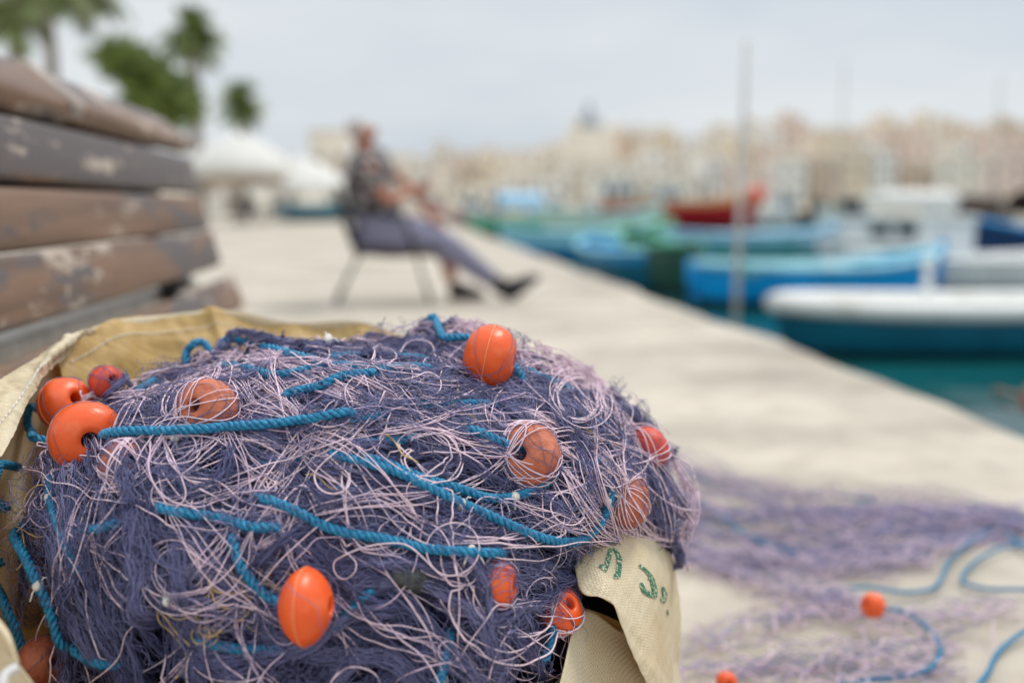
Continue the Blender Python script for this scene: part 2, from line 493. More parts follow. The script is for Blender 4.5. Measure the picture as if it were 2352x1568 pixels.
GS, GX0, GY0, GW, GH = 5, -150, 640, 380, 220
gx, gy = np.meshgrid(GX0 + GS * np.arange(GW), GY0 + GS * np.arange(GH))
gd = rays(gx, gy)
gt = np.full(gx.shape, np.nan); prev = np.full(gx.shape, 9.0)
for t_ in np.arange(.45, 1.5, .004):
    f_ = dome_F(CAM + gd * t_)
    hit = (f_ < 0) & np.isnan(gt)
    fr = np.where(hit, prev / np.maximum(prev - f_, 1e-6), 0)
    gt = np.where(hit, t_ - .004 * (1 - np.clip(fr, 0, 1)), gt); prev = f_
gmask = ~np.isnan(gt)
dist_out = np.where(gmask, 0., 1e3)
for it in range(14):                                  # carry depths a little past the outline
    nb = np.stack([np.roll(gt, s, a) for s, a in ((1, 0), (-1, 0), (1, 1), (-1, 1))])
    fill = np.isnan(gt) & (~np.isnan(nb)).any(0)
    gt = np.where(fill, np.nanmean(np.where(np.isnan(nb), np.nan, nb), axis=0), gt) if fill.any() else gt
    dist_out = np.where(fill, (it + 1) * GS, dist_out)
gt = np.where(np.isnan(gt), 1.0, gt)

def bil(A, px, py):
    x = np.clip((np.asarray(px, float) - GX0) / GS, 0, GW - 1.001); y = np.clip((np.asarray(py, float) - GY0) / GS, 0, GH - 1.001)
    i = x.astype(int); j = y.astype(int); u = x - i; v = y - j
    return A[j, i] * (1 - u) * (1 - v) + A[j, i + 1] * u * (1 - v) + A[j + 1, i] * (1 - u) * v + A[j + 1, i + 1] * u * v

def dome_n(P):
    e = .006
    g = np.stack([dome_F(P + np.eye(3)[i] * e) - dome_F(P - np.eye(3)[i] * e) for i in range(3)], -1)
    return g / (np.linalg.norm(g, axis=-1, keepdims=True) + 1e-9)

def on_pile(px, py, h=0.0):
    P = CAM + rays(px, py) * bil(gt, px, py)[..., None]
    n = dome_n(P)
    return P + n * np.asarray(h)[..., None], n

def inside_px(px, py, tol=0):
    return (bil(dist_out, px, py) <= tol) & ~in_flap(px, py)
def in_flap(px, py):
    return (np.asarray(py) > 1236 + np.maximum(0, 1400 - np.asarray(px)) * 1.0) & (np.asarray(px) > 1312)

FLOW = np.array([(500,800,10),(700,830,8),(900,850,0),(1060,800,-10),(1250,880,32),(1400,980,45),(1500,1150,72),(1550,1300,85),(1320,1000,50),
 (300,880,-20),(400,960,-10),(700,1000,-8),(950,960,-4),(1150,950,12),(600,1100,12),(800,1100,18),(1000,1150,25),(1200,1200,8),(1360,1150,-60),
 (150,1100,80),(200,1250,78),(300,1200,95),(330,1400,70),(220,1480,68),(100,1300,75),(60,1500,80),(500,1300,35),(700,1250,15),(900,1300,15),(1000,1450,45),
 (800,1500,-30),(1150,1450,70),(1250,1350,30),(1400,1300,80),(600,1450,12),(1300,1500,70),(420,1200,30)], float)
FVX = np.cos(2 * np.radians(FLOW[:, 2])); FVY = np.sin(2 * np.radians(FLOW[:, 2]))
def flow_ang(px, py):
    d2 = (px[..., None] - FLOW[:, 0]) ** 2 + (py[..., None] - FLOW[:, 1]) ** 2
    wt = 1 / (d2 + 60. ** 2) ** 1.5
    return .5 * np.arctan2((wt * FVY).sum(-1), (wt * FVX).sum(-1))

# ==================================================================== SETTING
# quay: one slab of land reaching far to the left and back, its right edge is the quay edge
EDGE = 1.75
WATER_Z = -.60
def ground_sheet():
    xs = np.unique(np.concatenate([np.linspace(-6, EDGE, 60), -6 - np.geomspace(.5, 900, 24)]))
    ys = np.unique(np.concatenate([np.linspace(-4, 14, 80), 14 + np.geomspace(.5, 1200, 30), [-30.]]))
    X, Y = np.meshgrid(xs, ys)
    # the edge stones are worn: the rim wanders by a few centimetres
    wob = np.where(X > EDGE - .01, .025 * np.sin(Y * 1.7) + .02 * np.sin(Y * 4.1 + 1) + .01 * np.sin(Y * 11), 0)
    Z = np.where(X > EDGE - .1, -.012, 0)
    V = np.stack([X + wob, Y, Z], -1)
    nx, ny = len(xs), len(ys)
    idx = np.arange(nx * ny).reshape(ny, nx)
    Fq = np.stack([idx[:-1, :-1], idx[:-1, 1:], idx[1:, 1:], idx[1:, :-1]], -1).reshape(-1, 4)
    top = V.reshape(-1, 3)
    low = V[:, -1].copy(); low[:, 2] = -2.5; low[:, 0] -= .02
    mid = V[:, -1].copy(); mid[:, 2] = -.04; mid[:, 0] += .012
    b0 = len(top); ni = np.arange(ny - 1)
    top = np.concatenate([top, mid, low])
    e = idx[:, -1]
    F2 = np.stack([e[:-1], b0 + ni, b0 + ni + 1, e[1:]], -1)
    F3 = np.stack([b0 + ni, b0 + ny + ni, b0 + ny + ni + 1, b0 + ni + 1], -1)
    o = mesh_np('quay_ground', top, np.concatenate([Fq, F2, F3]), M['concrete'], smooth=False)
    tag(o, kind='structure')
ground_sheet()

o = mesh_np('harbour_water', np.array([(-60, -30, WATER_Z), (900, -30, WATER_Z), (900, 1200, WATER_Z), (-60, 1200, WATER_Z)]), np.array([[0, 1, 2, 3]]), M['water'], smooth=False)
tag(o, kind='structure')

M['earth'] = mat('dry_hillside', (.55, .48, .38), .9, scale=.06, col2=(.30, .27, .16))
def hill_z(x, y):
    s = np.clip((y - 196) / 130, 0, 1)
    return -1.2 + 1.8 * np.clip((y - 190) / 6, 0, 1) + (9 + 7 * np.clip((x + 20) / 130, 0, 1.2)) * s ** 1.1 + .6 * np.sin(x * .07) * s
def hills():
    xs = np.linspace(-140, 420, 90); ys = np.concatenate([np.linspace(188, 340, 40), [420, 600, 1000]])
    X, Y = np.meshgrid(xs, ys); Z = hill_z(X, Y)
    idx = np.arange(X.size).reshape(X.shape)
    Fq = np.stack([idx[:-1, :-1], idx[:-1, 1:], idx[1:, 1:], idx[1:, :-1]], -1).reshape(-1, 4)
    tag(mesh_np('hillside', np.stack([X, Y, Z], -1).reshape(-1, 3), Fq, M['earth']), kind='structure')
hills()

# ==================================================================== TOWN ACROSS THE WATER
WALLS = {'cream': (.88, .80, .68), 'pale': (.86, .81, .72), 'honey': (.86, .74, .57), 'pinkish': (.82, .66, .58), 'white': (.88, .86, .82), 'sandy': (.80, .67, .54), 'tan': (.66, .52, .40)}
for k_, c_ in WALLS.items(): M['wall_' + k_] = mat(k_ + '_limestone', c_, .85, .10, .4, bump=.2, bscale=3)
M['shutter'] = mat('dark_shutter', (.30, .25, .20), .6, .2, 2)
M['roofing'] = mat('flat_roof', (.70, .62, .52), .9, .15, 1)
M['lead'] = mat('grey_lead_dome', (.30, .32, .33), .6, .15, 1)
def house(c, wd, dp, ztop, storeys, wall, label, group='houses in the town across the harbour', win=True):
    zb = float(hill_z(np.array(c[0]), np.array(c[1]))) - 1.5
    r = empty('town_house', (c[0], c[1], zb), random.uniform(-.12, .12))
    h = ztop - zb
    m = MB(); m.box((0, 0, h / 2), (wd, dp, h)).build('wall', M['wall_' + wall], r)
    p = MB()
    for (cx, cy, dx, dy) in ((0, -dp / 2 + .12, wd, .24), (0, dp / 2 - .12, wd, .24), (-wd / 2 + .12, 0, .24, dp - .48), (wd / 2 - .12, 0, .24, dp - .48)):
        p.box((cx, cy, h + .352), (dx, dy, .7))
    if random.random() < .6: p.box((random.uniform(-.2, .2) * wd, dp * .1, h + 1.202), (wd * .34, dp * .4, 2.4))
    p.build('roof', M['roofing'], r)
    if win:
        nw = max(2, int(wd / 4.2))
        for s in range(storeys):
            for i in range(nw):
                zz = h - 2.0 - s * 3.1
                if zz < 2.2: continue
                x = (i + .5 - nw / 2) * wd / nw
                b = MB().box((x, -dp / 2 - .03, zz), (1.0, .1, 1.5)).box((x, -dp / 2 - .09, zz - .85), (1.3, .2, .12))
                b.build('window', M['shutter'], r)
        MB().box((-wd * .2, -dp / 2 - .05, max(zb, 1) * 0 + 2.6), (1.2, .12, 2.2)).build('door', M['shutter'], r)
    tag(r, label, 'house', group)
    return r

def sky_y(x):
    return np.interp(x, [600, 760, 1000, 1200, 1300, 1500, 1700, 1900, 2100, 2300, 2450], [392, 385, 345, 328, 315, 306, 292, 285, 278, 272, 270])
MARKS = [(640, 'left of the seated man'), (980, 'right of the seated man head'), (1120, 'above the light blue boat awning'), (1250, 'left of the grey church dome'),
         (1420, 'right of the grey church dome'), (1560, 'above the two white cruisers'), (1660, 'just left of the thin grey pole'), (1760, 'above the red prow'),
         (1880, 'above the turquoise boat'), (2010, 'left of the big white canopy'), (2140, 'above the big white canopy'), (2250, 'above the grey wheelhouse'), (2400, 'above the dark blue boat')]
keys = list(WALLS)
used = set()
def place_houses():
    for row, (Y, dy, hgt, wpx, nm) in enumerate(((300, 0, 1.0, 62, 'on the skyline'), (250, 42, 1., 70, 'halfway up the slope'), (214, 88, 1., 82, 'on the far waterfront'))):
        x = 640. + row * 17
        while x < 2420:
            wp = wpx * random.uniform(.5, 1.5)
            if x < 930 and row < 2 and x > 800: pass
            yt = sky_y(x) + dy + random.uniform(-20, 20)
            yt = min(yt, 425)
            P = at(x + wp / 2, yt, Y); sc = Y / FPX
            col = random.choice(keys + ['pinkish', 'pinkish', 'pale', 'white'] if x > 1650 else ['cream', 'pale', 'cream', 'pale', 'honey', 'white'])
            mk = min(MARKS, key=lambda q: abs(q[0] - x))[1]
            st = random.choice((2, 3, 3, 4))
            for tr in range(20):
                size = 'narrow' if wp < wpx * .85 else ('broad' if wp > wpx * 1.08 else 'square')
                lb = f'{size} {col} flat roofed house {nm} {mk}'
                if lb not in used: break
                col = random.choice(keys)
            used.add(lb)
            house((P[0], P[1] + 4), wp * sc * 1.02, 8.0, P[2], st, col, lb)
            x += wp * random.uniform(.98, 1.12)
place_houses()

def church():
    P = at(1352, 318, 262); sc = 262 / FPX
    zb = float(hill_z(np.array(P[0]), np.array(P[1]))) - 1
    r = empty('church', (P[0], P[1], zb)); h = P[2] - zb
    MB().box((0, 0, h / 2), (12, 14, h)).box((0, -7.3, h / 2 + .6), (8, .8, h + 1.2)).build('wall', M['wall_cream'], r)
    d = MB(); d.cone((0, 0, h + 1.1), 4.2, 4.0, 2.2, 20); d.build('drum', M['wall_pale'], r)
    g = MB(); rows = []
    for i in range(9):
        a = i / 8 * math.pi / 2
        rows.append([(3.9 * math.cos(a) * math.cos(2 * math.pi * j / 20) + 1e-4 * j, 3.9 * math.cos(a) * math.sin(2 * math.pi * j / 20), h + 2.2 + 4.0 * math.sin(a)) for j in range(20)])
    g.grid(rows, True); g.build('dome', M['lead'], r, True)
    MB().cone((0, 0, h + 7.1), .8, .7, 2.0, 10).cone((0, 0, h + 8.8), .9, .05, 1.5, 10).build('lantern', M['lead'], r)
    for s in (-1, 1):
        MB().box((s * 5.1, -6.2, h + 1.6), (2.0, 2.0, 3.2)).cone((s * 5.1, -6.2, h + 4.0), 1.3, .05, 1.6, 8).build('bell_tower', M['wall_cream'], r)
    tag(r, 'stone church with a grey dome and lantern on the town skyline', 'church')
church()
Pn = at(1420, 312, 285)
house((Pn[0], Pn[1]), 9, 8, Pn[2], 2, 'tan', 'dark tan low house on the skyline right beside the church dome')

# ==================================================================== PALMS AND TREES
M['frond'] = mat('palm_frond', (.16, .21, .05), .55, .4, 3)
M['frond_dark'] = mat('dark_palm_frond', (.13, .16, .05), .55, .4, 3)
M['leaf'] = mat('green_leaf', (.18, .24, .05), .5, .5, 2.5)
M['trunk'] = mat('palm_trunk', (.30, .25, .21), .9, .3, 6, bump=.8, bscale=12)
def palm(base, h, rc, nf, label, fm='frond', tr=.16, lean=0.1, droop=1.0):
    r = empty('palm_tree', base)
    pts = [(lean * (i / 10) ** 2, 0, h * i / 10) for i in range(11)]
    MB().tube(pts, [tr * (1.35 - .45 * i / 10) for i in range(11)], 10).build('trunk', M['trunk'], r, True)
    c = Vector(pts[-1]); m = MB()
    for f in range(nf):
        az = f * 2.399 + random.uniform(-.2, .2); el = rad(random.uniform(-25, 80)); L = rc * random.uniform(.85, 1.12)
        p = c.copy(); d = Vector((math.cos(az) * math.cos(el), math.sin(az) * math.cos(el), math.sin(el)))
        mid = []
        for i in range(13):
            mid.append(p.copy()); p = p + d * (L / 12); d = (d + Vector((0, 0, -.085 * droop - .006 * i * droop))).normalized()
        m.tube(mid, [.028 * (1 - .07 * i) * rc for i in range(13)], 4)
        for i in range(2, 13):
            t = (mid[i] - mid[i - 1]).normalized(); sd = t.cross(Vector((0, 0, 1)))
            sd = sd.normalized() if sd.length > .05 else Vector((1, 0, 0))
            up = sd.cross(t)
            for q in range(2):
                b = mid[i - 1].lerp(mid[i], q * .5)
                for s in (-1, 1):
                    ll = rc * .34 * math.sin(math.pi * (i + 1) / 15) * random.uniform(.8, 1.15)
                    e = b + (sd * s * .8 + t * .55 - up * .05 + Vector((0, 0, -.35))) .normalized() * ll
                    wv = t * rc * .028
                    vs = [m.bm.verts.new(v) for v in (b - wv, b + wv, e)]
                    m.bm.faces.new(vs)
    m.build('crown', M[fm], r)
    tag(r, label, 'palm tree', 'palms beside the quay promenade')
    return r
def pos(px, py, Y):
    return at(px, py, Y)
P = pos(108, -70, 24); palm((P[0], P[1], 0), P[2], 2.1, 30, 'tall palm trunk rising beside the bench top at the upper left', 'frond_dark', .13, -.05)
P = pos(22, 45, 30); palm((P[0], P[1], 0), P[2], 1.35, 44, 'leafy palm with its green crown cut by the top left corner', 'frond', .17, .1, 1.3)
P = pos(440, 95, 45); palm((P[0], P[1], 0), P[2], 1.65, 46, 'slender palm with a small round crown, tallest above the bench end', 'frond', .24, .1, .9)
P = pos(553, 250, 60); palm((P[0], P[1], 0), P[2], 1.75, 46, 'short palm directly behind the white umbrella', 'frond', .27, 0, 1.1)

def leafy_tree(base, lobes, n, ls, label, trunk_h):
    r = empty('leafy_tree', base)
    t = MB().tube([(0, 0, 0), (.05, 0, trunk_h * .5), (0, .05, trunk_h)], [.22, .17, .12], 8)
    for (lx, ly, lz, _, _) in lobes:
        t.tube([(0, 0, trunk_h * .8), (lx * .5, ly * .5, trunk_h * .5 + lz * .5), (lx, ly, lz)], [.1, .07, .03], 6)
    t.build('trunk', M['trunk'], r, True)
    V = []
    for (lx, ly, lz, rr, rz) in lobes:
        k = int(n * rr * rr)
        d = rng.normal(size=(k, 3)); d /= np.linalg.norm(d, axis=1, keepdims=True)
        q = rng.random(k) ** .45
        cl = 1 + .28 * np.sin(d[:, 0] * 5 + lx) * np.sin(d[:, 2] * 6 + 1)
        c = np.array([lx, ly, lz]) + d * (q * cl)[:, None] * np.array([rr, rr, rz])
        a = rng.normal(size=(k, 3)); a /= np.linalg.norm(a, axis=1, keepdims=True)
        b = np.cross(a, rng.normal(size=(k, 3))); b /= np.linalg.norm(b, axis=1, keepdims=True)
        s = ls * rng.uniform(.6, 1.3, (k, 1))
        V.append(np.stack([c - a * s, c + b * s * .5, c + a * s, c - b * s * .5], 1))
    V = np.concatenate(V); F4 = np.arange(len(V) * 4).reshape(-1, 4)
    mesh_np('crown', V.reshape(-1, 3), F4, M['leaf'], r, smooth=False)
    tag(r, label, 'tree')
P = pos(340, 300, 34)
leafy_tree((P[0], P[1], 0), [(-.75, 0, 5.35, 1.0, .75), (-.2, .2, 5.0, 1.05, .8), (.5, 0, 4.4, 1.0, .8), (1.1, .1, 3.9, .8, .75), (.1, 0, 3.8, 1.1, .8)], 1500, .13,
           'dense green leafy tree just above the bench end, between the palms', 3.2)

# ==================================================================== CAFE ON THE LEFT
M['canvas'] = mat('white_canvas', (.80, .79, .75), .8, .05, 2, trans=.25)
M['canvas_tan'] = mat('tan_canvas', (.50, .40, .29), .8, .1, 2)
M['pole'] = mat('painted_grey_pole', (.58, .56, .52), .5, .1, 6)
M['chair_dark'] = mat('dark_woven_plastic', (.03, .03, .035), .5, .2, 20)
M['orange_plastic'] = mat('orange_plastic', (.62, .25, .06), .5, .1, 5)
def umbrella(px, ytop, yedge, Y, half_px, label, tilt=0):
    sc = Y / FPX
    T = at(px, ytop, Y); E = at(px, yedge, Y)
    r = empty('cafe_umbrella', (T[0], T[1], 0))
    R = half_px * sc; m = MB(); rows = []
    for i in range(8):
        u = i / 7
        rows.append([(R * u * math.cos(2 * math.pi * j / 16) * (1 - .06 * (j % 2)) + (1e-4 * j if i == 0 else 0), R * u * math.sin(2 * math.pi * j / 16) * (1 - .06 * (j % 2)), T[2] - (T[2] - E[2]) * (u ** 1.7)) for j in range(16)])
    rows.append([(x * 1.0, y * 1.0, z - .22) for (x, y, z) in rows[-1]])
    m.grid(rows, True); m.build('canopy', M['canvas'], r, True)
    MB().tube([(0, 0, 0), (0, 0, T[2] + .1)], .04, 8).build('pole', M['pole'], r)
    MB().box((0, 0, .06), (.7, .7, .12), bevel=.03).build('base', M['iron'], r)
    for j in range(0, 16, 2):
        a = 2 * math.pi * j / 16
        MB().tube([(0, 0, T[2] - .08), (R * .97 * math.cos(a), R * .97 * math.sin(a), E[2] - .03)], .012, 5).build('rib', M['pole'], r)
    tag(r, label, 'umbrella', 'white umbrellas over the cafe terrace')
umbrella(545, 308, 388, 40, 128, 'larger white cafe umbrella below the short palm, nearer the bench')
umbrella(690, 362, 432, 55, 120, 'smaller white cafe umbrella just left of the seated man')
def awning():
    A = at(470, 388, 41); B = at(650, 388, 41); z = A[2]
    r = empty('awning', ((A[0] + B[0]) / 2, 42.5, 0)); L = B[0] - A[0]
    MB().box((0, 0, z - .2), (L, 2.4, .08), Matrix.Rotation(rad(8), 4, 'X'), .02).box((0, -1.2, z - .5), (L, .03, .3)).build('canvas', M['canvas_tan'], r)
    for s in (-1, 1): MB().tube([(s * L * .46, -1.1, 0), (s * L * .46, -1.1, z - .4)], .04, 8).build('post', M['pole'], r)
    tag(r, 'tan canvas awning in the shade beneath the larger white umbrella', 'awning')
awning()
def cafe_chair_mesh(colm):
    r = empty('cafe_chair')
    MB().box((0, 0, .45), (.46, .46, .05), None, .02).build('seat', colm, r)
    MB().box((0, .22, .74), (.46, .05, .5), Matrix.Rotation(rad(-8), 4, 'X'), .02).build('backrest', colm, r)
    for sx in (-1, 1):
        for sy in (-1, 1):
            MB().tube([(sx * .2, sy * .2, .425), (sx * .23, sy * .23, 0)], .02, 6).build('leg', M['iron'], r)
        MB().tube([(sx * .23, .2, .66), (sx * .24, -.15, .66), (sx * .23, -.2, .475)], .018, 6).build('armrest', M['iron'], r)
    return r
c0 = cafe_chair_mesh(M['chair_dark'])
spots = [(556, 511, .3, 'dark cafe chair standing nearest the bench end'), (590, 512, 2.6, 'dark cafe chair standing to the left of the cafe table'), (618, 511, -.9, 'dark cafe chair in front of the cafe table'),
         (640, 508, 1.7, 'dark cafe chair farthest right, by the orange one')]
for i, (px, py, a, lb) in enumerate(spots):
    o = c0 if i == 0 else copy_tree(c0)
    p = on_plane(np.array(px), np.array(py), 0.0); o.location = p; o.rotation_euler.z = a
    tag(o, lb, 'chair', 'dark chairs of the cafe terrace')
o = cafe_chair_mesh(M['orange_plastic']); o.location = on_plane(np.array(668.), np.array(504.)); o.rotation_euler.z = 2.2
tag(o, 'orange chair at the right end of the cafe seats', 'chair')
p = on_plane(np.array(604.), np.array(508.))
r = empty('cafe_table', p)
MB().cone((0, 0, .73), .42, .42, .04, 24).build('tabletop', M['pole'], r)
MB().tube([(0, 0, .04), (0, 0, .71)], .035, 8).build('leg', M['iron'], r)
MB().cone((0, 0, .02), .28, .24, .04, 20).build('base', M['iron'], r)
tag(r, 'round cafe table among the dark chairs', 'table')

# pale low buildings behind the cafe
def block(px0, px1, ytop, Y, wall, label):
    A = at(px0, ytop, Y); B = at(px1, ytop, Y); wd = B[0] - A[0]
    r = empty('promenade_building', ((A[0] + B[0]) / 2, Y + 3, 0)); h = A[2]
    MB().box((0, 0, h / 2), (wd, 6, h)).build('wall', M['wall_' + wall], r)
    MB().box((0, 0, h + .102), (wd + .3, 6.3, .2)).build('roof', M['roofing'], r)
    n = max(2, int(wd / 2.4))
    for i in range(n):
        MB().box(((i + .5 - n / 2) * wd / n, -3.03, h * .55), (.9, .1, h * .32)).build('window', M['shutter'], r)
    MB().box((wd * .1, -3.04, 1.05), (1.0, .12, 2.1)).build('door', M['shutter'], r)
    tag(r, label, 'building', 'low buildings behind the cafe')
block(440, 590, 372, 80, 'pale', 'pale low building behind the larger white umbrella')
block(592, 705, 380, 92, 'cream', 'cream low building between the two white umbrellas')
block(708, 800, 302, 120, 'cream', 'tall cream building directly left of the seated man head')
block(802, 990, 396, 130, 'pale', 'pale long building behind the seated man back')

# ==================================================================== BOATS
BC = {'teal_blue': (.004, .125, .20), 'bright_blue': (.0, .34, .78), 'turquoise': (.12, .42, .45), 'dark_red': (.52, .014, .022), 'scarlet': (.80, .03, .012), 'orange_tan': (.74, .40, .16),
      'navy': (.004, .035, .12), 'green': (.10, .42, .26), 'pale_green': (.56, .72, .56), 'cyan': (.30, .64, .74), 'white_paint': (.86, .85, .82), 'light_blue': (.36, .62, .82),
      'grey_paint': (.66, .70, .71), 'pink_paint': (.62, .38, .35), 'dark_hull': (.012, .016, .018), 'brown': (.12, .075, .05), 'pale_deck': (.66, .74, .71), 'mid_green': (.26, .62, .34), 'deep_green': (.012, .075, .05)}
for k_, c_ in BC.items(): M[k_] = mat(k_, c_, .38, .12, 3, bump=.08, bscale=12)
M['glass'] = mat('dark_glass', (.03, .045, .05), .08, .1, 2)
M['dirty_white'] = mat('scuffed_white_paint', (.80, .785, .75), .55, scale=5, col2=(.62, .58, .52), thr=(.5, .75))
def hull_pts(L, B, H, sb, ss, draft, full=2.6, nb=25):
    """stations stern(-L/2) to bow(+L/2): list of (x, half beam, sheer z)"""
    S = []
    for i in range(nb):
        u = -1 + 2 * i / (nb - 1)
        b = B / 2 * max(1 - abs(u) ** full, 0.0) ** .72 + .012
        z = H * (1 + (sb if u > 0 else ss) * abs(u) ** 2.3)
        S.append((u * L / 2, b, z))
    return S
def boat(name, loc, rz, L, B, H, hullc, bandc, railc, deckc, label, sb=.35, ss=.2, draft=.18, full=2.6, rail_r=.045, band=.35, stem=True, group=None, rail_h=1.0):
    if abs(math.sin(rz)) < .5: loc = (loc[0], loc[1] + B / 2, loc[2])
    r = empty(name, loc, rz)
    S = hull_pts(L, B, H, sb, ss, draft, full)
    ns = 9; rows, m = [], MB()
    for (x, b, z) in S:
        ring = []
        for j in range(2 * ns + 1):
            v = (j - ns) / ns                         # -1 port gunwale .. 0 keel .. 1 starboard gunwale
            a = abs(v)
            yy = b * (1 - (1 - a) ** 2.2) ** .9
            zz = -draft + (z + draft) * a ** 1.5
            xx = x * (1 - .07 * (1 - a))
            ring.append((xx, yy * (1 if v > 0 else -1), zz))
        rows.append(ring)
    m.grid(rows)
    m.bm.faces.ensure_lookup_table()
    for f in m.bm.faces:
        c = f.calc_center_median(); i = min(range(len(S)), key=lambda q: abs(S[q][0] - c.x)); zt = S[i][2]
        f.material_index = 1 if c.z > zt * (1 - band) else (2 if c.z < .07 else 0)
    m.build('hull', [M[hullc], M[bandc], M['dark_hull']], r, True)
    for s in (-1, 1):
        MB().tube([(x, s * b, z + rail_r * .3) for (x, b, z) in S], rail_r, 10).build('gunwale', M[railc], r, True)
    d = MB(); d.grid([[(x, -b * .97, z * .78), (x, 0, z * .80), (x, b * .97, z * .78)] for (x, b, z) in S[1:-1]]); d.build('deck', M[deckc], r)
    if stem:
        MB().tube([(L / 2 - .02, 0, 0), (L / 2 + .03, 0, S[-1][2] * .6), (L / 2 + .05, 0, S[-1][2] + .14)], [.04, .045, .05], 8).build('stem_post', M[bandc], r, True)
        MB().tube([(-L / 2 + .02, 0, 0), (-L / 2 - .03, 0, S[0][2] * .6), (-L / 2 - .04, 0, S[0][2] + .06)], [.035, .04, .04], 8).build('stern_post', M[bandc], r, True)
    tag(r, label, 'boat', group)
    r['L'] = L
    return r
def cabin(r, x, z, lx, ly, h, wall, roof, wins=2):
    c = MB().box((x, 0, z + h / 2), (lx, ly, h), None, min(.05, h * .08)).build('cabin', M[wall], r)
    MB().box((x, 0, z + h + .032), (lx * 1.12, ly * 1.12, .06), None, .02).build('roof', M[roof], r)
    for i in range(wins):
        xx = x + (i + .5 - wins / 2) * lx / wins
        for s in (-1, 1):
            MB().box((xx, s * (ly / 2 + .006), z + h * .66), (lx / wins * .66, .02, h * .34)).build('window', M['glass'], c)
    return c
def canopy(r, x, z, lx, ly, h, colm):
    rows = []
    for i in range(9):
        a = math.pi * i / 8
        rows.append([(x - lx / 2, -math.cos(a) * ly / 2, z + h * .7 + math.sin(a) * h * .3), (x + lx / 2, -math.cos(a) * ly / 2, z + h * .7 + math.sin(a) * h * .3)])
    for s in (0, -1): rows.insert(0 if s == 0 else len(rows), [(p[0], p[1], p[2] - h * .3) for p in rows[s]])
    g = MB(); g.grid(rows); g.build('canopy', M[colm], r, True)
    for sx in (-1, 1):
        for sy in (-1, 1): MB().tube([(x + sx * lx * .46, sy * ly * .48, z - .1), (x + sx * lx * .46, sy * ly * .48, z + h * .72)], .018, 6).build('post', M['pole'], r)
def mast(r, x, z0, h, rr=.03):
    MB().tube([(x, 0, z0), (x, 0, z0 + h)], [rr, rr * .6], 8).build('mast', M['pole'], r)
def wp(px, py, dz=0):
    """point on the water under this pixel of the photo"""
    return on_plane(np.array(float(px)), np.array(float(py)), WATER_Z)

# near dinghy, dark teal-blue with a thick white gunwale
P = wp(1840, 836)
b1 = boat('dinghy', (P[0] + 2.55, P[1] + .03, WATER_Z), math.pi + rad(-1.0), 5.1, 1.1, .36, 'teal_blue', 'teal_blue', 'dirty_white', 'pale_deck', 'dark teal blue dinghy with thick white gunwale, nearest the quay', sb=.12, ss=.15, full=6.0, rail_r=.085, band=.0, stem=False)
for x, lx in ((.9, .5), (-.4, .35)): MB().box((x, 0, .33), (lx, .95, .05), None, .015).build('thwart', M['pale_deck'], b1)
MB().tube([(1.05, -.30, .33), (1.05, -.30, .74)], [.05, .035], 10).cone((1.05, -.30, .76), .075, .05, .05, 10).build('bollard', M['dirty_white'], b1)
# bright blue boat behind it
P0 = wp(1635, 712); P1 = wp(2235, 712)
b2 = boat('fishing_boat', ((P0[0] + P1[0]) / 2, P0[1] + .02, WATER_Z), rad(3), 3.35, 1.2, .47, 'bright_blue', 'bright_blue', 'cyan', 'cyan', 'bright blue open fishing boat behind the white edged dinghy', sb=.42, ss=.12, full=3.2, rail_r=.05, band=.2, group=None)
MB().box((-.75, -.05, .47), (1.0, .95, .16), None, .03).build('engine_box', M['turquoise'], b2)
MB().box((.45, 0, .46), (.30, 1.1, .05), None, .015).build('thwart', M['pale_deck'], b2)
# white boat with a grey wheelhouse
P = wp(2240, 692)
b3 = boat('workboat', (P[0] + .60, P[1] + .1, WATER_Z), rad(2), 3.9, 1.5, .50, 'grey_paint', 'white_paint', 'white_paint', 'grey_paint', 'white workboat with a narrow pale grey wheelhouse, behind the dinghy', sb=.3)
cabin(b3, -.60, .36, .54, .6, .70, 'grey_paint', 'white_paint', 0)
# dark blue boat at the right edge with brown canopy
P = wp(2400, 642)
b5 = boat('fishing_boat', (P[0] + .9, P[1] + .3, WATER_Z), rad(182), 3.4, 1.6, .78, 'navy', 'navy', 'bright_blue', 'brown', 'navy blue fishing boat with brown canopy cut by the right edge', sb=.3, band=.22)
canopy(b5, -.35, .8, 1.9, 1.3, .75, 'brown')
# turquoise boat
P = wp(1750, 603)
b4 = boat('fishing_boat', (P[0], P[1], WATER_Z), rad(4), 4.2, 1.6, .60, 'turquoise', 'light_blue', 'light_blue', 'pale_green', 'turquoise fishing boat with light blue rail behind the bright blue one', sb=.35, band=.3)
MB().ball((1.0, -.62, .5), (.13, .1, .2), 12).build('fender', M['white_paint'], b4)
# grey tarpaulined boat and the big white canopy boat
P = wp(2070, 625)
b6 = boat('workboat', (P[0], P[1], WATER_Z), rad(0), 2.6, 1.5, .5, 'grey_paint', 'grey_paint', 'white_paint', 'grey_paint', 'pale grey workboat with a low boxy cabin, behind the bright blue prow', sb=.2)
cabin(b6, -.1, .38, 1.1, 1.1, .62, 'grey_paint', 'grey_paint', 2)
P = wp(2100, 575)
b7 = boat('canopy_boat', (P[0], P[1], WATER_Z), rad(0), 4.4, 1.8, .55, 'pale_deck', 'white_paint', 'white_paint', 'white_paint', 'beamy pale boat under the big white canopy on the right', sb=.25)
canopy(b7, .25, .75, 2.1, 1.7, 1.0, 'canvas')
MB().tube([(1.75, -.3, .5), (1.75, -.3, 1.05)], .07, 8).ball((1.75, -.3, 1.13), (.13, .13, .13), 10).build('outboard_motor', M['dark_hull'], b7)
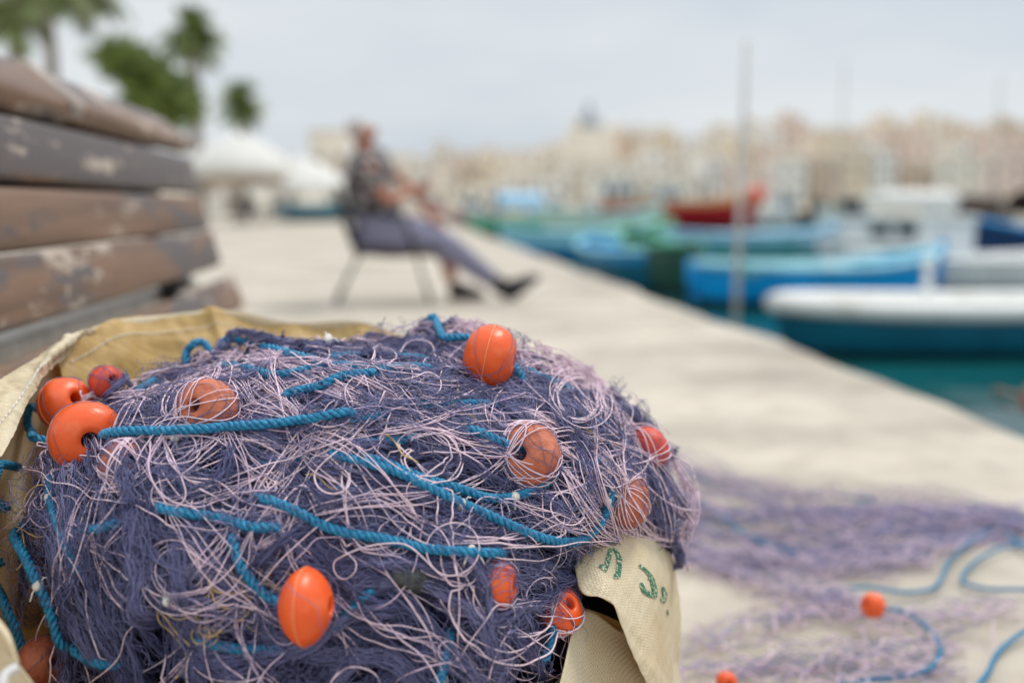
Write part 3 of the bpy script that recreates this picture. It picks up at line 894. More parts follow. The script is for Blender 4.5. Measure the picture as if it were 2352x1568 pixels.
# red boat
P = wp(1575, 524)
b8 = boat('fishing_boat', (P[0], P[1], WATER_Z), rad(5), 10.2, 2.8, 1.62, 'dark_red', 'orange_tan', 'orange_tan', 'orange_tan', 'dark red fishing boat with orange tan stern and scarlet prow', sb=.35, ss=.05, band=.16)
MB().ball((5.0, 0, 1.92), (.62, .48, .58), 14).build('prow', M['scarlet'], b8, True)
# blue and green boats, stern-on by the quay, left of the bright blue one
P = wp(1462, 660)
b9 = boat('rowing_boat', (P[0], P[1] + 1.0, WATER_Z), rad(96), 3.6, 1.05, .52, 'teal_blue', 'bright_blue', 'cyan', 'cyan', 'small deep blue boat moored bow out beside the dark green one', sb=.3, ss=.1, full=4, band=.2)
P = wp(1548, 672)
b10 = boat('rowing_boat', (P[0], P[1] + 1.0, WATER_Z), rad(92), 3.4, .75, .66, 'deep_green', 'deep_green', 'green', 'turquoise', 'narrow dark green boat moored between the deep blue and bright blue boats', sb=.3, ss=.1, full=4, band=.2)
P = wp(1340, 593)
b11 = boat('fishing_boat', (P[0], P[1], WATER_Z), rad(8), 3.9, 1.5, .62, 'bright_blue', 'cyan', 'cyan', 'pale_green', 'cyan and blue open boat close to the quay edge beside the shoes', sb=.3, band=.5)
P = wp(1395, 553)
b12 = boat('fishing_boat', (P[0], P[1], WATER_Z), rad(5), 4.6, 1.7, 1.0, 'pale_green', 'pale_green', 'cyan', 'pale_green', 'pale green fishing boat left of the red one', sb=.3)
P = wp(1520, 590)
b13 = boat('rowing_boat', (P[0], P[1], WATER_Z), rad(85), 1.8, .42, .78, 'mid_green', 'mid_green', 'mid_green', 'pale_green', 'slim leaf green boat seen end on below the red hull', sb=.1, full=4)
P = wp(1195, 540)
b14 = boat('fishing_boat', (P[0], P[1], WATER_Z), rad(10), 4.6, 1.7, .75, 'green', 'mid_green', 'cyan', 'pale_green', 'green fishing boat with a light blue awning next to the far quay edge', sb=.3)
canopy(b14, 0, .7, 2.0, 1.5, 1.2, 'light_blue')
# white cruisers
for px, py, Lb, lb in ((1430, 512, 6.8, 'white cabin cruiser left of the other, above the pale green boat'), (1545, 507, 6.0, 'white cabin cruiser right above the red hull')):
    P = wp(px, py); b = boat('cabin_cruiser', (P[0], P[1], WATER_Z), rad(4), Lb, 2.3, 1.3, 'white_paint', 'white_paint', 'white_paint', 'white_paint', lb, sb=.3, stem=False, group='white cruisers in mid harbour')
    cabin(b, -.3, 1.1, Lb * .42, 1.7, 2.1, 'white_paint', 'white_paint', 3)
    mast(b, .3, 3.2, 2.5)
    if px > 1500: MB().box((-Lb * .2, -1.2, 1.5), (1.4, .5, .5), None, .1).build('cover', M['bright_blue'], b)
# more moored boats farther off
far = [(1010, 508, 'white_paint', 'pink_paint', 'pink_paint', 'distant boat with a pinkish cabin right of the man'), (1075, 512, 'pink_paint', 'pink_paint', 'white_paint', 'distant pink hulled boat above the light blue awning'),
       (1110, 500, 'dark_hull', 'brown', 'brown', 'distant dark brown boat behind the pink one'), (1265, 505, 'white_paint', 'white_paint', 'white_paint', 'distant white boat left of the cruisers'),
       (1640, 508, 'pale_green', 'pale_deck', 'white_paint', 'distant pale green boat behind the pole'), (1800, 518, 'white_paint', 'white_paint', 'grey_paint', 'distant white boat right of the red prow'),
       (1900, 528, 'dark_hull', 'brown', 'brown', 'distant black boat with brown cabin above the turquoise one'), (1965, 545, 'white_paint', 'pale_deck', 'dark_hull', 'distant boat with dark wheelhouse left of the big canopy'),
       (2290, 545, 'grey_paint', 'brown', 'brown', 'distant grey boat with brown cabin above the grey wheelhouse'), (2220, 520, 'white_paint', 'white_paint', 'pink_paint', 'distant white boat right of the big canopy'),
       (1720, 500, 'light_blue', 'white_paint', 'pale_deck', 'distant light blue boat in front of the town above the red hull'), (1340, 498, 'brown', 'orange_tan', 'honey', 'distant brown boat below the church')]
for i, (px, py, hc, bc, cc, lb) in enumerate(far):
    P = wp(px, py); L = random.uniform(4.6, 6.4) if i not in (2, 6, 7, 8) else 2.8
    if cc == 'honey': cc = 'orange_tan'
    b = boat('moored_boat', (P[0], P[1], WATER_Z), rad(random.uniform(-25, 25) + (180 if i % 2 else 0)), L, 1.9, .85, hc, bc, bc, 'pale_deck', lb, sb=.45, group='boats moored in mid harbour')
    cabin(b, -.07 * L, .7, .30 * L, 1.3, 1.35 if L > 3 else .9, cc, 'white_paint' if cc != 'brown' else 'brown', 2)
    mast(b, .15 * L, .7, random.uniform(3, 7), .045)
# hull pulled up beyond the cafe
P = on_plane(np.array(722.), np.array(509.))
b = boat('beached_boat', (P[0], P[1], 0.0), rad(6), 3.4, 1.4, .72, 'teal_blue', 'teal_blue', 'cyan', 'brown', 'dark teal boat lying on the quay behind the chair of the man', draft=.0, sb=.25)

# thin grey pole at the quay edge
P = at(1690, 722, 6.75); T = at(1716, 95, 6.75)
M['galv'] = mat('galvanised_grey', (.50, .49, .46), .45, .12, 8, metallic=.2)
r = empty('mooring_pole', (P[0], P[1], -.9))
MB().tube([(0, 0, 0), ((T[0] - P[0]) * .3, 0, .9 + .5), (T[0] - P[0], 0, T[2] + .9)], [.027, .024, .018], 12).build('shaft', M['galv'], r, True)
MB().box((-.04, 0, .62), (.16, .12, .05), None, .01).build('bracket', M['iron'], r)
tag(r, 'slim grey metal pole standing at the quay edge before the boats', 'pole')

# ==================================================================== BENCH
M['joint'] = mat('worn_grey_wood', (.36, .30, .26), .7, .2, 20)
def bench():
    Y0, Y1 = 1.02, 2.95
    r = empty('bench', (-.62, 2.0, 0))
    O = Vector((-.62, 2.0, 0))
    def board(name, x, z, w, th, tilt, y0, y1, m, bev=.012):
        # a board along Y; its wide face (w) turned by tilt from vertical
        mb = MB(); nseg = 14
        prof = []
        for (a, c) in ((-1, -1), (1, -1), (1, 1), (-1, 1)):
            for q in range(4):
                an = math.atan2(c, a) - rad(45) + rad(90) * q / 3 + rad(0)
                prof.append((a * (th / 2 - bev) + bev * math.cos(an), c * (w / 2 - bev) + bev * math.sin(an)))
        rows = []
        for i in range(nseg + 1):
            y = y0 + (y1 - y0) * i / nseg
            bow = .012 * math.sin(math.pi * (y - Y0) / (Y1 - Y0))
            rows.append([(x + bow + px * math.cos(tilt) + pz * math.sin(tilt) - O.x, y - O.y, z - px * math.sin(tilt) + pz * math.cos(tilt)) for (px, pz) in prof])
        mb.grid(rows, True)
        for row in (0, -1):
            pass
        mb.bm.verts.ensure_lookup_table()
        k = len(prof); n = len(mb.bm.verts)
        mb.bm.faces.new([mb.bm.verts[i] for i in range(k)]); mb.bm.faces.new([mb.bm.verts[n - k + i] for i in range(k)])
        return mb.build(name, m, r, True)
    t = .032
    tl = rad(-9)
    yj = 1.93
    board('backrest_slat', -.668, .832, .125, .05, rad(-50), yj + .003, Y1, M['wood'], .018)
    board('backrest_slat', -.668, .832, .125, .05, rad(-50), Y0, yj - .003, M['wood'], .018)
    board('backrest_slat', -.617, .719, .100, t, rad(-10), Y0, Y1, M['wood_varnished'])
    board('backrest_slat', -.594, .612, .095, t, rad(-10), Y0, Y1, M['wood'])
    board('backrest_slat', -.565, .513, .103, t, rad(-14), Y0, Y1, M['wood'])
    board('backrest_slat', -.510, .385, .100, t, rad(-20), Y0, Y1 + .02, M['wood'])
    MB().box((-.71 - O.x, 1.985 - O.y, .70), (.012, 1.9, .22), Matrix.Rotation(rad(-12), 4, 'Y'), .003).build('dark_gap_backing', M['iron'], r)  # added dark sheet that blackens the gaps between the slats
    for i in range(3): board('seat_slat', -.66 - .125 * i, .415, .11, .035, rad(90), Y0, Y1, M['pale_wood'])
    board('joint_cover', -.664, .838, .128, .05, rad(-50), yj - .035, yj + .035, M['joint'], .018)
    for y in (2.48, 1.3):
        MB().tube([(-.555 - O.x, y - O.y, 0), (-.56 - O.x, y - O.y, .36), (-.60 - O.x, y - O.y, .50), (-.635 - O.x, y - O.y, .66), (-.665 - O.x, y - O.y, .79)], .02, 8).build('frame', M['iron'], r)
        MB().tube([(-.58 - O.x, y - O.y, .365), (-1.02 - O.x, y - O.y, .365)], .018, 8).build('seat_bracket', M['iron'], r)
        MB().tube([(-.98 - O.x, y - O.y, .35), (-1.0 - O.x, y - O.y, 0)], .02, 8).build('leg', M['iron'], r)
        MB().box((-.555 - O.x, y - O.y, .455), (.03, .12, .045), None, .006).build('bracket', M['iron'], r)
    tag(r, 'brown weathered wooden slat bench with flaking varnish, behind the net sack', 'bench')
bench()

# ==================================================================== SACK
def grid_surface(ctrl, nu, nv):
    """ctrl: rows of 3-D points (all rows equal length) -> dense smooth grid"""
    C = np.array(ctrl, float)
    A = np.stack([smooth_path(C[i], nu) for i in range(C.shape[0])], 0)
    B = np.stack([smooth_path(A[:, j], nv) for j in range(nu)], 1)
    return B                                      # (nv,nu,3)
def wrinkle(B, amp, seed, f=26.):
    q = np.random.default_rng(seed)
    out_ = B.copy()
    n = np.cross(np.gradient(B, axis=0), np.gradient(B, axis=1)); n /= np.linalg.norm(n, axis=2, keepdims=True) + 1e-9
    d = np.zeros(B.shape[:2])
    for k in range(7):
        v = q.normal(size=3); v /= np.linalg.norm(v)
        ff = f * q.uniform(.5, 2.6)
        d += np.sin((B @ v) * ff * 2 + q.uniform(0, 6)) / (ff / f)
    return out_ + n * (amp * d / 3)[..., None]
def sheet(name, B, m, parent):
    nv, nu = B.shape[:2]
    idx = np.arange(nv * nu).reshape(nv, nu)
    Fq = np.stack([idx[:-1, :-1], idx[:-1, 1:], idx[1:, 1:], idx[1:, :-1]], -1).reshape(-1, 4)
    o = mesh_np(name, B.reshape(-1, 3), Fq, m, parent)
    du = np.concatenate([np.zeros((nv, 1)), np.cumsum(np.linalg.norm(np.diff(B, axis=1), axis=2), axis=1)], 1)
    dv = np.concatenate([np.zeros((1, nu)), np.cumsum(np.linalg.norm(np.diff(B, axis=0), axis=2), axis=0)], 0)
    du = np.broadcast_to(du.mean(0, keepdims=True), du.shape); dv = np.broadcast_to(dv.mean(1, keepdims=True), dv.shape)
    uv = np.stack([du, dv], -1).reshape(-1, 2)
    lay = o.data.uv_layers.new(name='UVMap')
    lay.data.foreach_set('uv', uv[Fq.ravel()].astype(np.float32).ravel())
    sm = o.modifiers.new('thickness', 'SOLIDIFY'); sm.thickness = .0009; sm.offset = 0
    return o

sack = empty('net_sack', (PC[0], PC[1], 0))
SO = np.array([PC[0], PC[1], 0.0])
tag(sack, 'cream woven plastic sack with green print, overflowing with purple net', 'sack')
OUT = [(-190, 1010, .86), (-110, 935, .91), (0, 872, .985), (80, 834, 1.04), (128, 798, 1.08), (192, 770, 1.13), (246, 740, 1.17), (307, 727, 1.205), (384, 722, 1.23), (464, 709, 1.25),
       (482, 699, 1.25), (525, 712, 1.26), (560, 733, 1.265), (592, 746, 1.27), (672, 741, 1.28), (752, 749, 1.285), (826, 738, 1.28), (868, 756, 1.28), (960, 790, 1.275), (1080, 840, 1.26)]
INN = [(-150, 1290, .73), (-70, 1160, .78), (0, 1051, .845), (36, 985, .885), (66, 922, .935), (100, 870, .995), (160, 811, 1.085)]
rim = np.array([at(*p) for p in OUT])
# inside of the back wall, standing up behind the net
inner_ctrl = [np.array([at(*p) for p in OUT[4:]])]
low1 = inner_ctrl[0].copy(); low1[:, 2] -= .055; low1[:, 1] -= .032; low1[:, 0] += .022
low2 = inner_ctrl[0].copy(); low2[:, 2] -= .13; low2[:, 1] -= .055; low2[:, 0] += .035
low3 = inner_ctrl[0].copy(); low3[:, 2] -= .24; low3[:, 1] -= .07; low3[:, 0] += .045
Bi = wrinkle(grid_surface([inner_ctrl[0], low1, low2, low3], 260, 90), .0045, 4, 24); Bi = wrinkle(Bi, .0014, 5, 130)
sheet('sack_back', Bi - SO, M['sack_in'], sack)
# folded-in hem band on the left
oc = np.array([at(*p) for p in OUT[:6]] + [at(222, 757, 1.15)]); ic = np.array([at(*p) for p in INN])
mc = (oc + ic) / 2 + np.array([0, 0, .012])
Bh = wrinkle(grid_surface([oc, mc, ic], 240, 60), .0034, 9, 55); Bh = wrinkle(Bh, .0016, 10, 170)
sheet('sack_hem', Bh - SO, M['sack'], sack)
# stitching along both hems
def stitches(path, name):
    L = smooth_path(path, 400); segs = []
    d = np.linalg.norm(np.diff(L, axis=0), axis=1).sum(); n = int(d / .0075)
    Q = smooth_path(L, n * 3 + 1)
    S = np.stack([np.stack([Q[3 * i], Q[3 * i + 1] + np.array([0, 0, .0008]), Q[3 * i + 2]]) for i in range(n)])
    V, Fq = tubes(S, .0006, 5)
    mesh_np(name, V - SO, Fq, M['thread'], sack)
nrm = np.array([.1, -.5, .85]) * .0022
stitches(Bh[int(60 * .72), 8:] + nrm, 'stitching')
stitches(Bi[8, 10:180] + np.array([.2, -.95, .1]) * .003, 'stitching')
# body of the sack down to the ground
ring = [rim[i] for i in (0, 2, 4, 6, 8, 11, 14, 16, 18)]
ring += [np.array([.17, 1.22, .36]), np.array([.225, 1.12, .30]), np.array([.245, 1.0, .26])]
ring += [at(1500, 1420, .93), at(1430, 1450, .87), at(1340, 1400, .85), at(1250, 1640, .765), at(1050, 1690, .725), at(750, 1720, .70), at(400, 1700, .69), at(150, 1640, .69),
         at(20, 1500, .70), at(-80, 1420, .73), at(-170, 1250, .80)]
ring.append(ring[0]); ring = np.array(ring)
rows = []
for q in range(6):
    u = q / 5
    base = ring.copy()
    th = np.arctan2(ring[:, 1] - PC[1], ring[:, 0] - PC[0])
    base[:, 0] = PC[0] + .27 * np.cos(th); base[:, 1] = PC[1] + .25 * np.sin(th); base[:, 2] = .004
    p = ring * (1 - u) + base * u
    bl = math.sin(math.pi * u) * .035
    p[:, 0] += bl * np.cos(th); p[:, 1] += bl * np.sin(th)
    p[:, 2] = np.maximum(p[:, 2], .004)
    rows.append(p)
Bb = wrinkle(grid_surface(rows, 220, 60), .010, 21, 18)
B0_ = grid_surface(rows, 220, 60); fade_ = np.clip(np.linspace(0, 3, 60), 0, 1)[:, None, None]; Bb = B0_ + (Bb - B0_) * fade_
Bb[:, -1] = Bb[:, 0]
sheet('sack_body', Bb - SO, M['sack'], sack)
# flap hanging over on the right, printed side up
FL = [[(1320, 1250, .875), (1380, 1232, .885), (1440, 1222, .90), (1500, 1238, .925), (1548, 1290, .985)],
      [(1322, 1310, .850), (1385, 1290, .855), (1445, 1285, .87), (1505, 1300, .895), (1557, 1365, .975)],
      [(1338, 1362, .832), (1392, 1350, .834), (1450, 1352, .845), (1510, 1376, .872), (1559, 1440, .965)],
      [(1404, 1383, .822), (1432, 1408, .824), (1474, 1430, .835), (1520, 1452, .860), (1556, 1510, .955)],
      [(1424, 1430, .818), (1454, 1470, .820), (1490, 1500, .828), (1528, 1520, .852), (1550, 1580, .945)],
      [(1455, 1505, .812), (1480, 1530, .814), (1508, 1552, .822), (1532, 1575, .848), (1548, 1640, .940)],
      [(1488, 1575, .808), (1505, 1600, .810), (1520, 1620, .820), (1536, 1640, .845), (1545, 1720, .935)]]
Bf = wrinkle(grid_surface([[at(*p) for p in row] for row in FL], 90, 110), .0024, 33, 44); Bf = wrinkle(Bf, .0008, 34, 150)
flap = sheet('sack_flap', Bf - SO, M['sack'], sack)
# inner wall of the sack seen below the flap
FI = [[(1330, 1392, .868), (1380, 1408, .872), (1425, 1428, .880), (1500, 1470, .90)], [(1310, 1470, .862), (1370, 1480, .87), (1430, 1490, .885), (1500, 1520, .905)],
      [(1290, 1550, .850), (1350, 1560, .858), (1410, 1560, .868), (1500, 1570, .90)], [(1270, 1660, .835), (1340, 1660, .842), (1410, 1660, .852), (1510, 1660, .89)]]
Bn = wrinkle(grid_surface([[at(*p) for p in row] for row in FI], 60, 60), .003, 8, 26)
sheet('sack_lining', Bn - SO, M['sack_in'], sack)
# fold with drawstring at the lower left
FF = [[(-110, 1380, .745), (-60, 1440, .722), (-10, 1480, .706), (22, 1503, .700)], [(-90, 1372, .732), (-35, 1420, .708), (12, 1462, .692), (40, 1512, .688)], [(-75, 1366, .722), (-15, 1410, .700), (22, 1456, .684), (44, 1526, .680)], [(-80, 1375, .712), (-25, 1425, .694), (14, 1470, .680), (40, 1536, .678)]]
sheet('sack_fold', grid_surface([[at(*p) for p in row] for row in FF], 24, 24) - SO, M['sack'], sack)
dr = smooth_path([at(40, 1530, .679), at(14, 1548, .674), at(4, 1580, .668), at(10, 1640, .665)], 30)
V, Fq = tubes(dr[None], .0035, 8); mesh_np('drawstring', V - SO, Fq, M['thread'], sack)
# green printed characters, laid on the flap
nvf, nuf = Bf.shape[:2]
idf = np.arange(nvf * nuf).reshape(nvf, nuf)
bvh = BVHTree.FromPolygons([Vector(p) for p in Bf.reshape(-1, 3)], np.stack([idf[:-1, :-1], idf[:-1, 1:], idf[1:, 1:], idf[1:, :-1]], -1).reshape(-1, 4).tolist())
def zz(x, y): return (x * .2502 + 1298.3, y * .2502 + 1176.)
GLY = [([(412, 345), (395, 420), (378, 480), (362, 545)], [38, 46, 44, 26]), ([(318, 488), (345, 515), (372, 548)], [40, 36, 16]), ([(405, 345), (435, 342), (462, 356)], [16, 18, 24]),
       ([(455, 350), (487, 420), (488, 500), (478, 600)], [28, 46, 50, 44]), ([(440, 590), (462, 592), (490, 598)], [40, 38, 26]),
       ([(670, 488), (735, 540), (780, 600), (806, 690), (818, 780)], [26, 30, 44, 50, 36]), ([(818, 778), (762, 752), (712, 712), (690, 650)], [30, 46, 46, 30]),
       ([(748, 612), (790, 620)], [14, 20]), ([(884, 684), (902, 745), (902, 815)], [22, 46, 34]), ([(868, 790), (905, 830)], [30, 12]), ([(928, 895), (936, 945)], [10, 14])]
PV, PF = [], []
for path, wd in GLY:
    Q = smooth_path(np.array(path, float), 26); W = np.interp(np.linspace(0, 1, 26), np.linspace(0, 1, len(wd)), wd)
    T = np.gradient(Q, axis=0); T /= np.linalg.norm(T, axis=1, keepdims=True) + 1e-9; nn = np.stack([-T[:, 1], T[:, 0]], 1)
    b0 = len(PV)
    for i in range(26):
        for s in np.linspace(-.5, .5, 5):
            q = Q[i] + nn[i] * W[i] * s
            px, py = zz(q[0], q[1]); d = rays(px, py)
            hit, hn, _, _ = bvh.ray_cast(Vector(CAM), Vector(d).normalized())
            if hit is None: hit = Vector(CAM + d * .87); hn = Vector(-d)
            if hn.dot(Vector(d)) > 0: hn = -hn
            PV.append(np.array(hit + hn.normalized() * .0013))
    for i in range(25):
        for s in range(4): PF.append((b0 + i * 5 + s, b0 + i * 5 + s + 1, b0 + i * 5 + s + 6, b0 + i * 5 + s + 5))
mesh_np('printed_lettering', np.array(PV) - SO, np.array(PF), M['ink'], sack)

# ==================================================================== FLOATS
def float_mesh(D, L, m, ex=2.3):
    rings, prof = 30, []
    for i in range(27):
        u = -1 + 2 * i / 26; u = math.copysign(abs(u) ** .85, u)
        x = u * L / 2
        rr = D / 2 * max(1 - abs(u) ** ex, 0) ** (1 / ex)
        hr = D * .125
        if rr > hr * 1.05: prof.append((x, rr))
    hr = D * .115
    xl = prof[0][0]
    prof = [(xl + .002, hr), (xl - .0004, hr * 1.12)] + prof + [(-xl + .0004, hr * 1.12), (-xl - .002, hr)]
    k0 = len(prof)
    prof = prof + [(0.3 * -xl, hr * .98), (0.3 * xl, hr * .98)]
    V = np.array([[(x, r_ * math.cos(2 * math.pi * j / rings), r_ * math.sin(2 * math.pi * j / rings)) for j in range(rings)] for (x, r_) in prof])
    n = len(prof); idx = np.arange(n * rings).reshape(n, rings)
    i2 = np.roll(idx, -1, 0); F4 = np.stack([idx, np.roll(idx, -1, 1), np.roll(i2, -1, 1), i2], -1).reshape(-1, 4)
    return V.reshape(-1, 3), F4
FV = {}
FLOATS = [  # name px, py, D(px), depth offset along normal (fraction of radius), axis in camera space, material, pushes strands over, label
 (1125, 820, 150, 1.0, (1, -.22, .12), 'float', 'bright orange float perched on top of the net pile, rope through its hole'),
 (152, 930, 128, .55, (.75, .35, .55), 'float', 'orange float partly hidden by another, beside the sack hem'),
 (198, 1003, 162, .70, (.52, -.06, .85), 'float', 'orange float with open hole and rope at the left front of the pile'),
 (475, 940, 142, .55, (-.3, .25, .9), 'old_float', 'faded terracotta float under a bundle of pale cords, left top of the pile'),
 (1212, 1045, 152, .42, (-.36, .2, .9), 'old_float', 'faded terracotta float with dark hole, right middle of the pile'),
 (1487, 1032, 105, .55, (.8, .3, -.5), 'red_float', 'red float wrapped in purple twine at the far right of the pile'),
 (1440, 1150, 122, .50, (.9, .1, .4), 'old_float', 'rough terracotta float above the printed sack flap'),
 (703, 1392, 178, .75, (1, .05, .12), 'float', 'bright orange lemon shaped float at the lower front of the pile'),
 (1140, 1340, 119, .15, (.95, 0, .3), 'float', 'shaded orange float tangled in net under the blue rope'),
 (1283, 1400, 115, .45, (.6, .5, .6), 'float', 'orange float half buried in net next to the sack flap'),
 (96, 1520, 118, .35, (.9, .1, .4), 'old_float', 'dull terracotta float in the shadow at the bottom left corner'),
 (245, 878, 80, .25, (.7, .2, .6), 'red_float', 'small reddish float buried in twine behind the orange pair'),
 (292, 1068, 120, .22, (.5, .4, .7), 'old_float', 'terracotta float veiled by twine just below the orange pair')]
BALLS = []
for (px, py, D, off, ax, mk, lb) in FLOATS:
    P, n = on_pile(np.array(float(px)), np.array(float(py)))
    dep = float((P - CAM) @ FW); Dm = D / FPX * dep; 
    c = P + n * 0
    # slide towards the camera-side normal, then re-centre on the pixel
    dd = rays(float(px), float(py)); c = CAM + dd * (dep + Dm * (.25 - off * (1.15 if mk == 'float' and D > 120 else .75)))
    a = Vector(ax[0] * RT + ax[1] * UP - ax[2] * FW).normalized()
    Dm = D / FPX * float((c - CAM) @ FW)
    V, F4 = float_mesh(Dm, Dm * (.80 if (px, py) != (703, 1392) else .70), M[mk], 2.3 if (px, py) != (703, 1392) else 1.75)
    o = mesh_np('net_float', V, F4, M[mk]); o.location = c
    o.rotation_mode = 'QUATERNION'; o.rotation_quaternion = a.to_track_quat('X', 'Z')
    tag(o, lb, 'float', 'floats of the net pile')
    if mk == 'float':                                   # moulded seam round the middle
        ths = np.linspace(0, 2 * np.pi, 61)
        S = np.stack([0 * ths, (Dm / 2 + .0001) * np.cos(ths), (Dm / 2 + .0001) * np.sin(ths)], -1)
        sV, sF = tubes(S[None], .0007, 6)
        mesh_np('seam', sV, sF, M['seam'], o)
    q = a.to_track_quat('X', 'Z')
    BALLS.append((c, Dm, Dm * .8, np.array(q.to_matrix()), mk, (px, py)))

def push_out(P, which, gap=.0012):
    """lift points that would sink into the chosen floats onto their surface"""
    P = P.copy()
    for i in which:
        c, D, L, R, mk, _ = BALLS[i]
        l = (P - c) @ R
        s = np.array([L / 2 + gap, D / 2 + gap, D / 2 + gap])
        e = (np.abs(l / s) ** 2.3).sum(-1) ** (1 / 2.3)
        f = np.where(e < 1, 1 / np.maximum(e, .15), 1.0)
        l2 = l * f[..., None]
        P = np.where((e < 1)[..., None], l2 @ R.T + c, P)
    return P
COVERED = [3, 4, 5, 6, 8, 9, 11, 12]
FRESH = [0, 1, 2, 7, 10]

# ==================================================================== THE NET
net = empty('fishing_net', (PC[0], PC[1], PZ0))
NO = np.array([PC[0], PC[1], PZ0])
tag(net, 'heap of purple fishing net with pink cords and blue rope filling the sack', 'fishing net')
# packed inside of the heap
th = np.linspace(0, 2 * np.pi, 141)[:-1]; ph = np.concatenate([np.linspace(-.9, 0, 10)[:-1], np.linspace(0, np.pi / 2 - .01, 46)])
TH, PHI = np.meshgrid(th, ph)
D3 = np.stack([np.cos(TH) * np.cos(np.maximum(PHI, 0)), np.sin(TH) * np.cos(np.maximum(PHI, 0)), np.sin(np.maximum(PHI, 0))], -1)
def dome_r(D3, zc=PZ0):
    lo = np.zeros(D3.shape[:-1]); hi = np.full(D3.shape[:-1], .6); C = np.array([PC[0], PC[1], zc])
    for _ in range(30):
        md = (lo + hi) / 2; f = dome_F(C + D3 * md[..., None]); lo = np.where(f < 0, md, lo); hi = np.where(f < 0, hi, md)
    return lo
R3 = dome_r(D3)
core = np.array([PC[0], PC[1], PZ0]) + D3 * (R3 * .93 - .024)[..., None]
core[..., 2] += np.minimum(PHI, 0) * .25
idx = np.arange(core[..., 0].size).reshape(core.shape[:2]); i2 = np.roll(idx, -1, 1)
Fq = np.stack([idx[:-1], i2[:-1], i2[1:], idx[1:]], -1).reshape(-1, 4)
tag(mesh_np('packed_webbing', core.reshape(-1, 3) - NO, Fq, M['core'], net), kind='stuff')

# ---- fine twine in skeins
DARK = [(1010, 1070, 70), (1250, 1130, 50), (60, 1080, 70), (40, 1260, 100), (130, 1560, 140), (1000, 1390, 110), (850, 1400, 70), (640, 1290, 50), (760, 1260, 40), (870, 1180, 50), (560, 1100, 50), (1120, 1110, 40), (520, 1050, 70), (700, 1090, 50), (300, 1540, 120), (760, 1330, 50), (1080, 1210, 40), (430, 1540, 120), (480, 1080, 70), (900, 1480, 90), (330, 1010, 40), (1230, 1500, 60)]
def skeins(ns, per, m, step, hr, wr, xr=(-40, 1600), yr=(735, 1640), darkp=.85, rfix=None):
    Gs, Ns, Wd, Th = [], [], [], []
    tries = 0
    while len(Gs) < ns and tries < ns * 40:
        tries += 1
        x, y = random.uniform(*xr), random.uniform(*yr)
        if not inside_px(np.array(x), np.array(y)): continue
        if any((x - a) ** 2 + (y - b) ** 2 < c * c for a, b, c in DARK) and random.random() < darkp: continue
        # integrate along the flow, both ways with a common bias
        bias = random.gauss(0, .28); bend = random.gauss(0, .0016)
        n_ = m; px = np.zeros(n_); py = np.zeros(n_); c_ = n_ // 2
        for sgn in (1, -1):
            xx, yy = x, y; da = 0.
            last = None
            for i in range(c_ if sgn < 0 else n_ - c_):
                px[c_ + i if sgn > 0 else c_ - 1 - i] = xx; py[c_ + i if sgn > 0 else c_ - 1 - i] = yy
                a = float(flow_ang(np.array(xx), np.array(yy))) + bias + da
                v = np.array([math.cos(a), math.sin(a)]) * sgn
                if last is not None and v @ last < 0: v = -v
                last = v
                nx_, ny_ = xx + v[0] * step, yy + v[1] * step
                if not inside_px(np.array(nx_), np.array(ny_), 30): nx_, ny_ = xx + v[0] * .6, yy + v[1] * .6
                xx, yy = nx_, ny_; da += bend * step * sgn
        h0 = random.uniform(*hr)
        k = np.linspace(0, 1, n_)
        hh = h0 + .004 * np.sin(k * random.uniform(4, 9) + random.uniform(0, 6)) - .034 * np.clip((np.abs(k - .5) * 2 - .68) / .32, 0, 1) ** 1.5
        P, nn = on_pile(px, py, hh)
        Gs.append(P); Ns.append(nn); w_ = random.uniform(*wr)
        Wd.append(w_ * (.55 + .6 * np.sin(k * random.uniform(2, 7) + random.uniform(0, 6)) ** 2)); Th.append(random.uniform(.0015, .005))
    return np.array(Gs), np.array(Ns), np.array(Wd), np.array(Th)
def fill_skeins(Gs, Ns, Wd, Th, per, crimp=.0004, wig=.0026):
    S, m, _ = Gs.shape
    T = np.gradient(Gs, axis=1); T /= np.linalg.norm(T, axis=2, keepdims=True) + 1e-9
    B = np.cross(Ns, T); B /= np.linalg.norm(B, axis=2, keepdims=True) + 1e-9
    k = np.linspace(0, 1, m)[None, None, :]
    a = rng.normal(0, .5, (S, per, 1)); c = rng.normal(0, .6, (S, per, 1))
    dL = np.linalg.norm(np.diff(Gs, axis=1), axis=2).sum(1)[:, None, None]
    s = k * dL
    def wv(lam, amp):
        l = lam * rng.uniform(.6, 1.5, (S, per, 1))
        return amp * rng.uniform(.4, 1.3, (S, per, 1)) * np.sin(2 * np.pi * s / l + rng.uniform(0, 6.28, (S, per, 1)))
    lat = a * Wd[:, None, :] + wv(.085, wig * 1.2) + wv(.034, wig * .45) + wv(.013, crimp)
    nor = c * Th[:, None, None] + wv(.07, wig * .6) + wv(.03, wig * .25) + wv(.012, crimp * .8)
    P = Gs[:, None] + B[:, None] * lat[..., None] + Ns[:, None] * nor[..., None]
    return P.reshape(S * per, m, 3)
parts, tints = [], []
def add_strands(P, r, k=3, tint=None):
    V, Fq = tubes(P, r, k)
    parts.append((V, Fq))
    t_ = rng.random(len(P)) if tint is None else tint
    tints.append(np.repeat(t_, P.shape[1] * k))
def tn(S, per, lo=.15, hi=.85):
    base = rng.uniform(lo, hi, (S, 1)); return np.clip(base + rng.normal(0, .14, (S, per)), 0, 1).ravel()
# deep layer, tinted dark to paint in the shade of the gaps
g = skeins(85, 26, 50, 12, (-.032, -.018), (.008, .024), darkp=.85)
P_ = fill_skeins(*g, 18); add_strands(P_, rng.uniform(.0003, .00045, len(P_)), tint=tn(len(g[0]), 18, .0, .15))
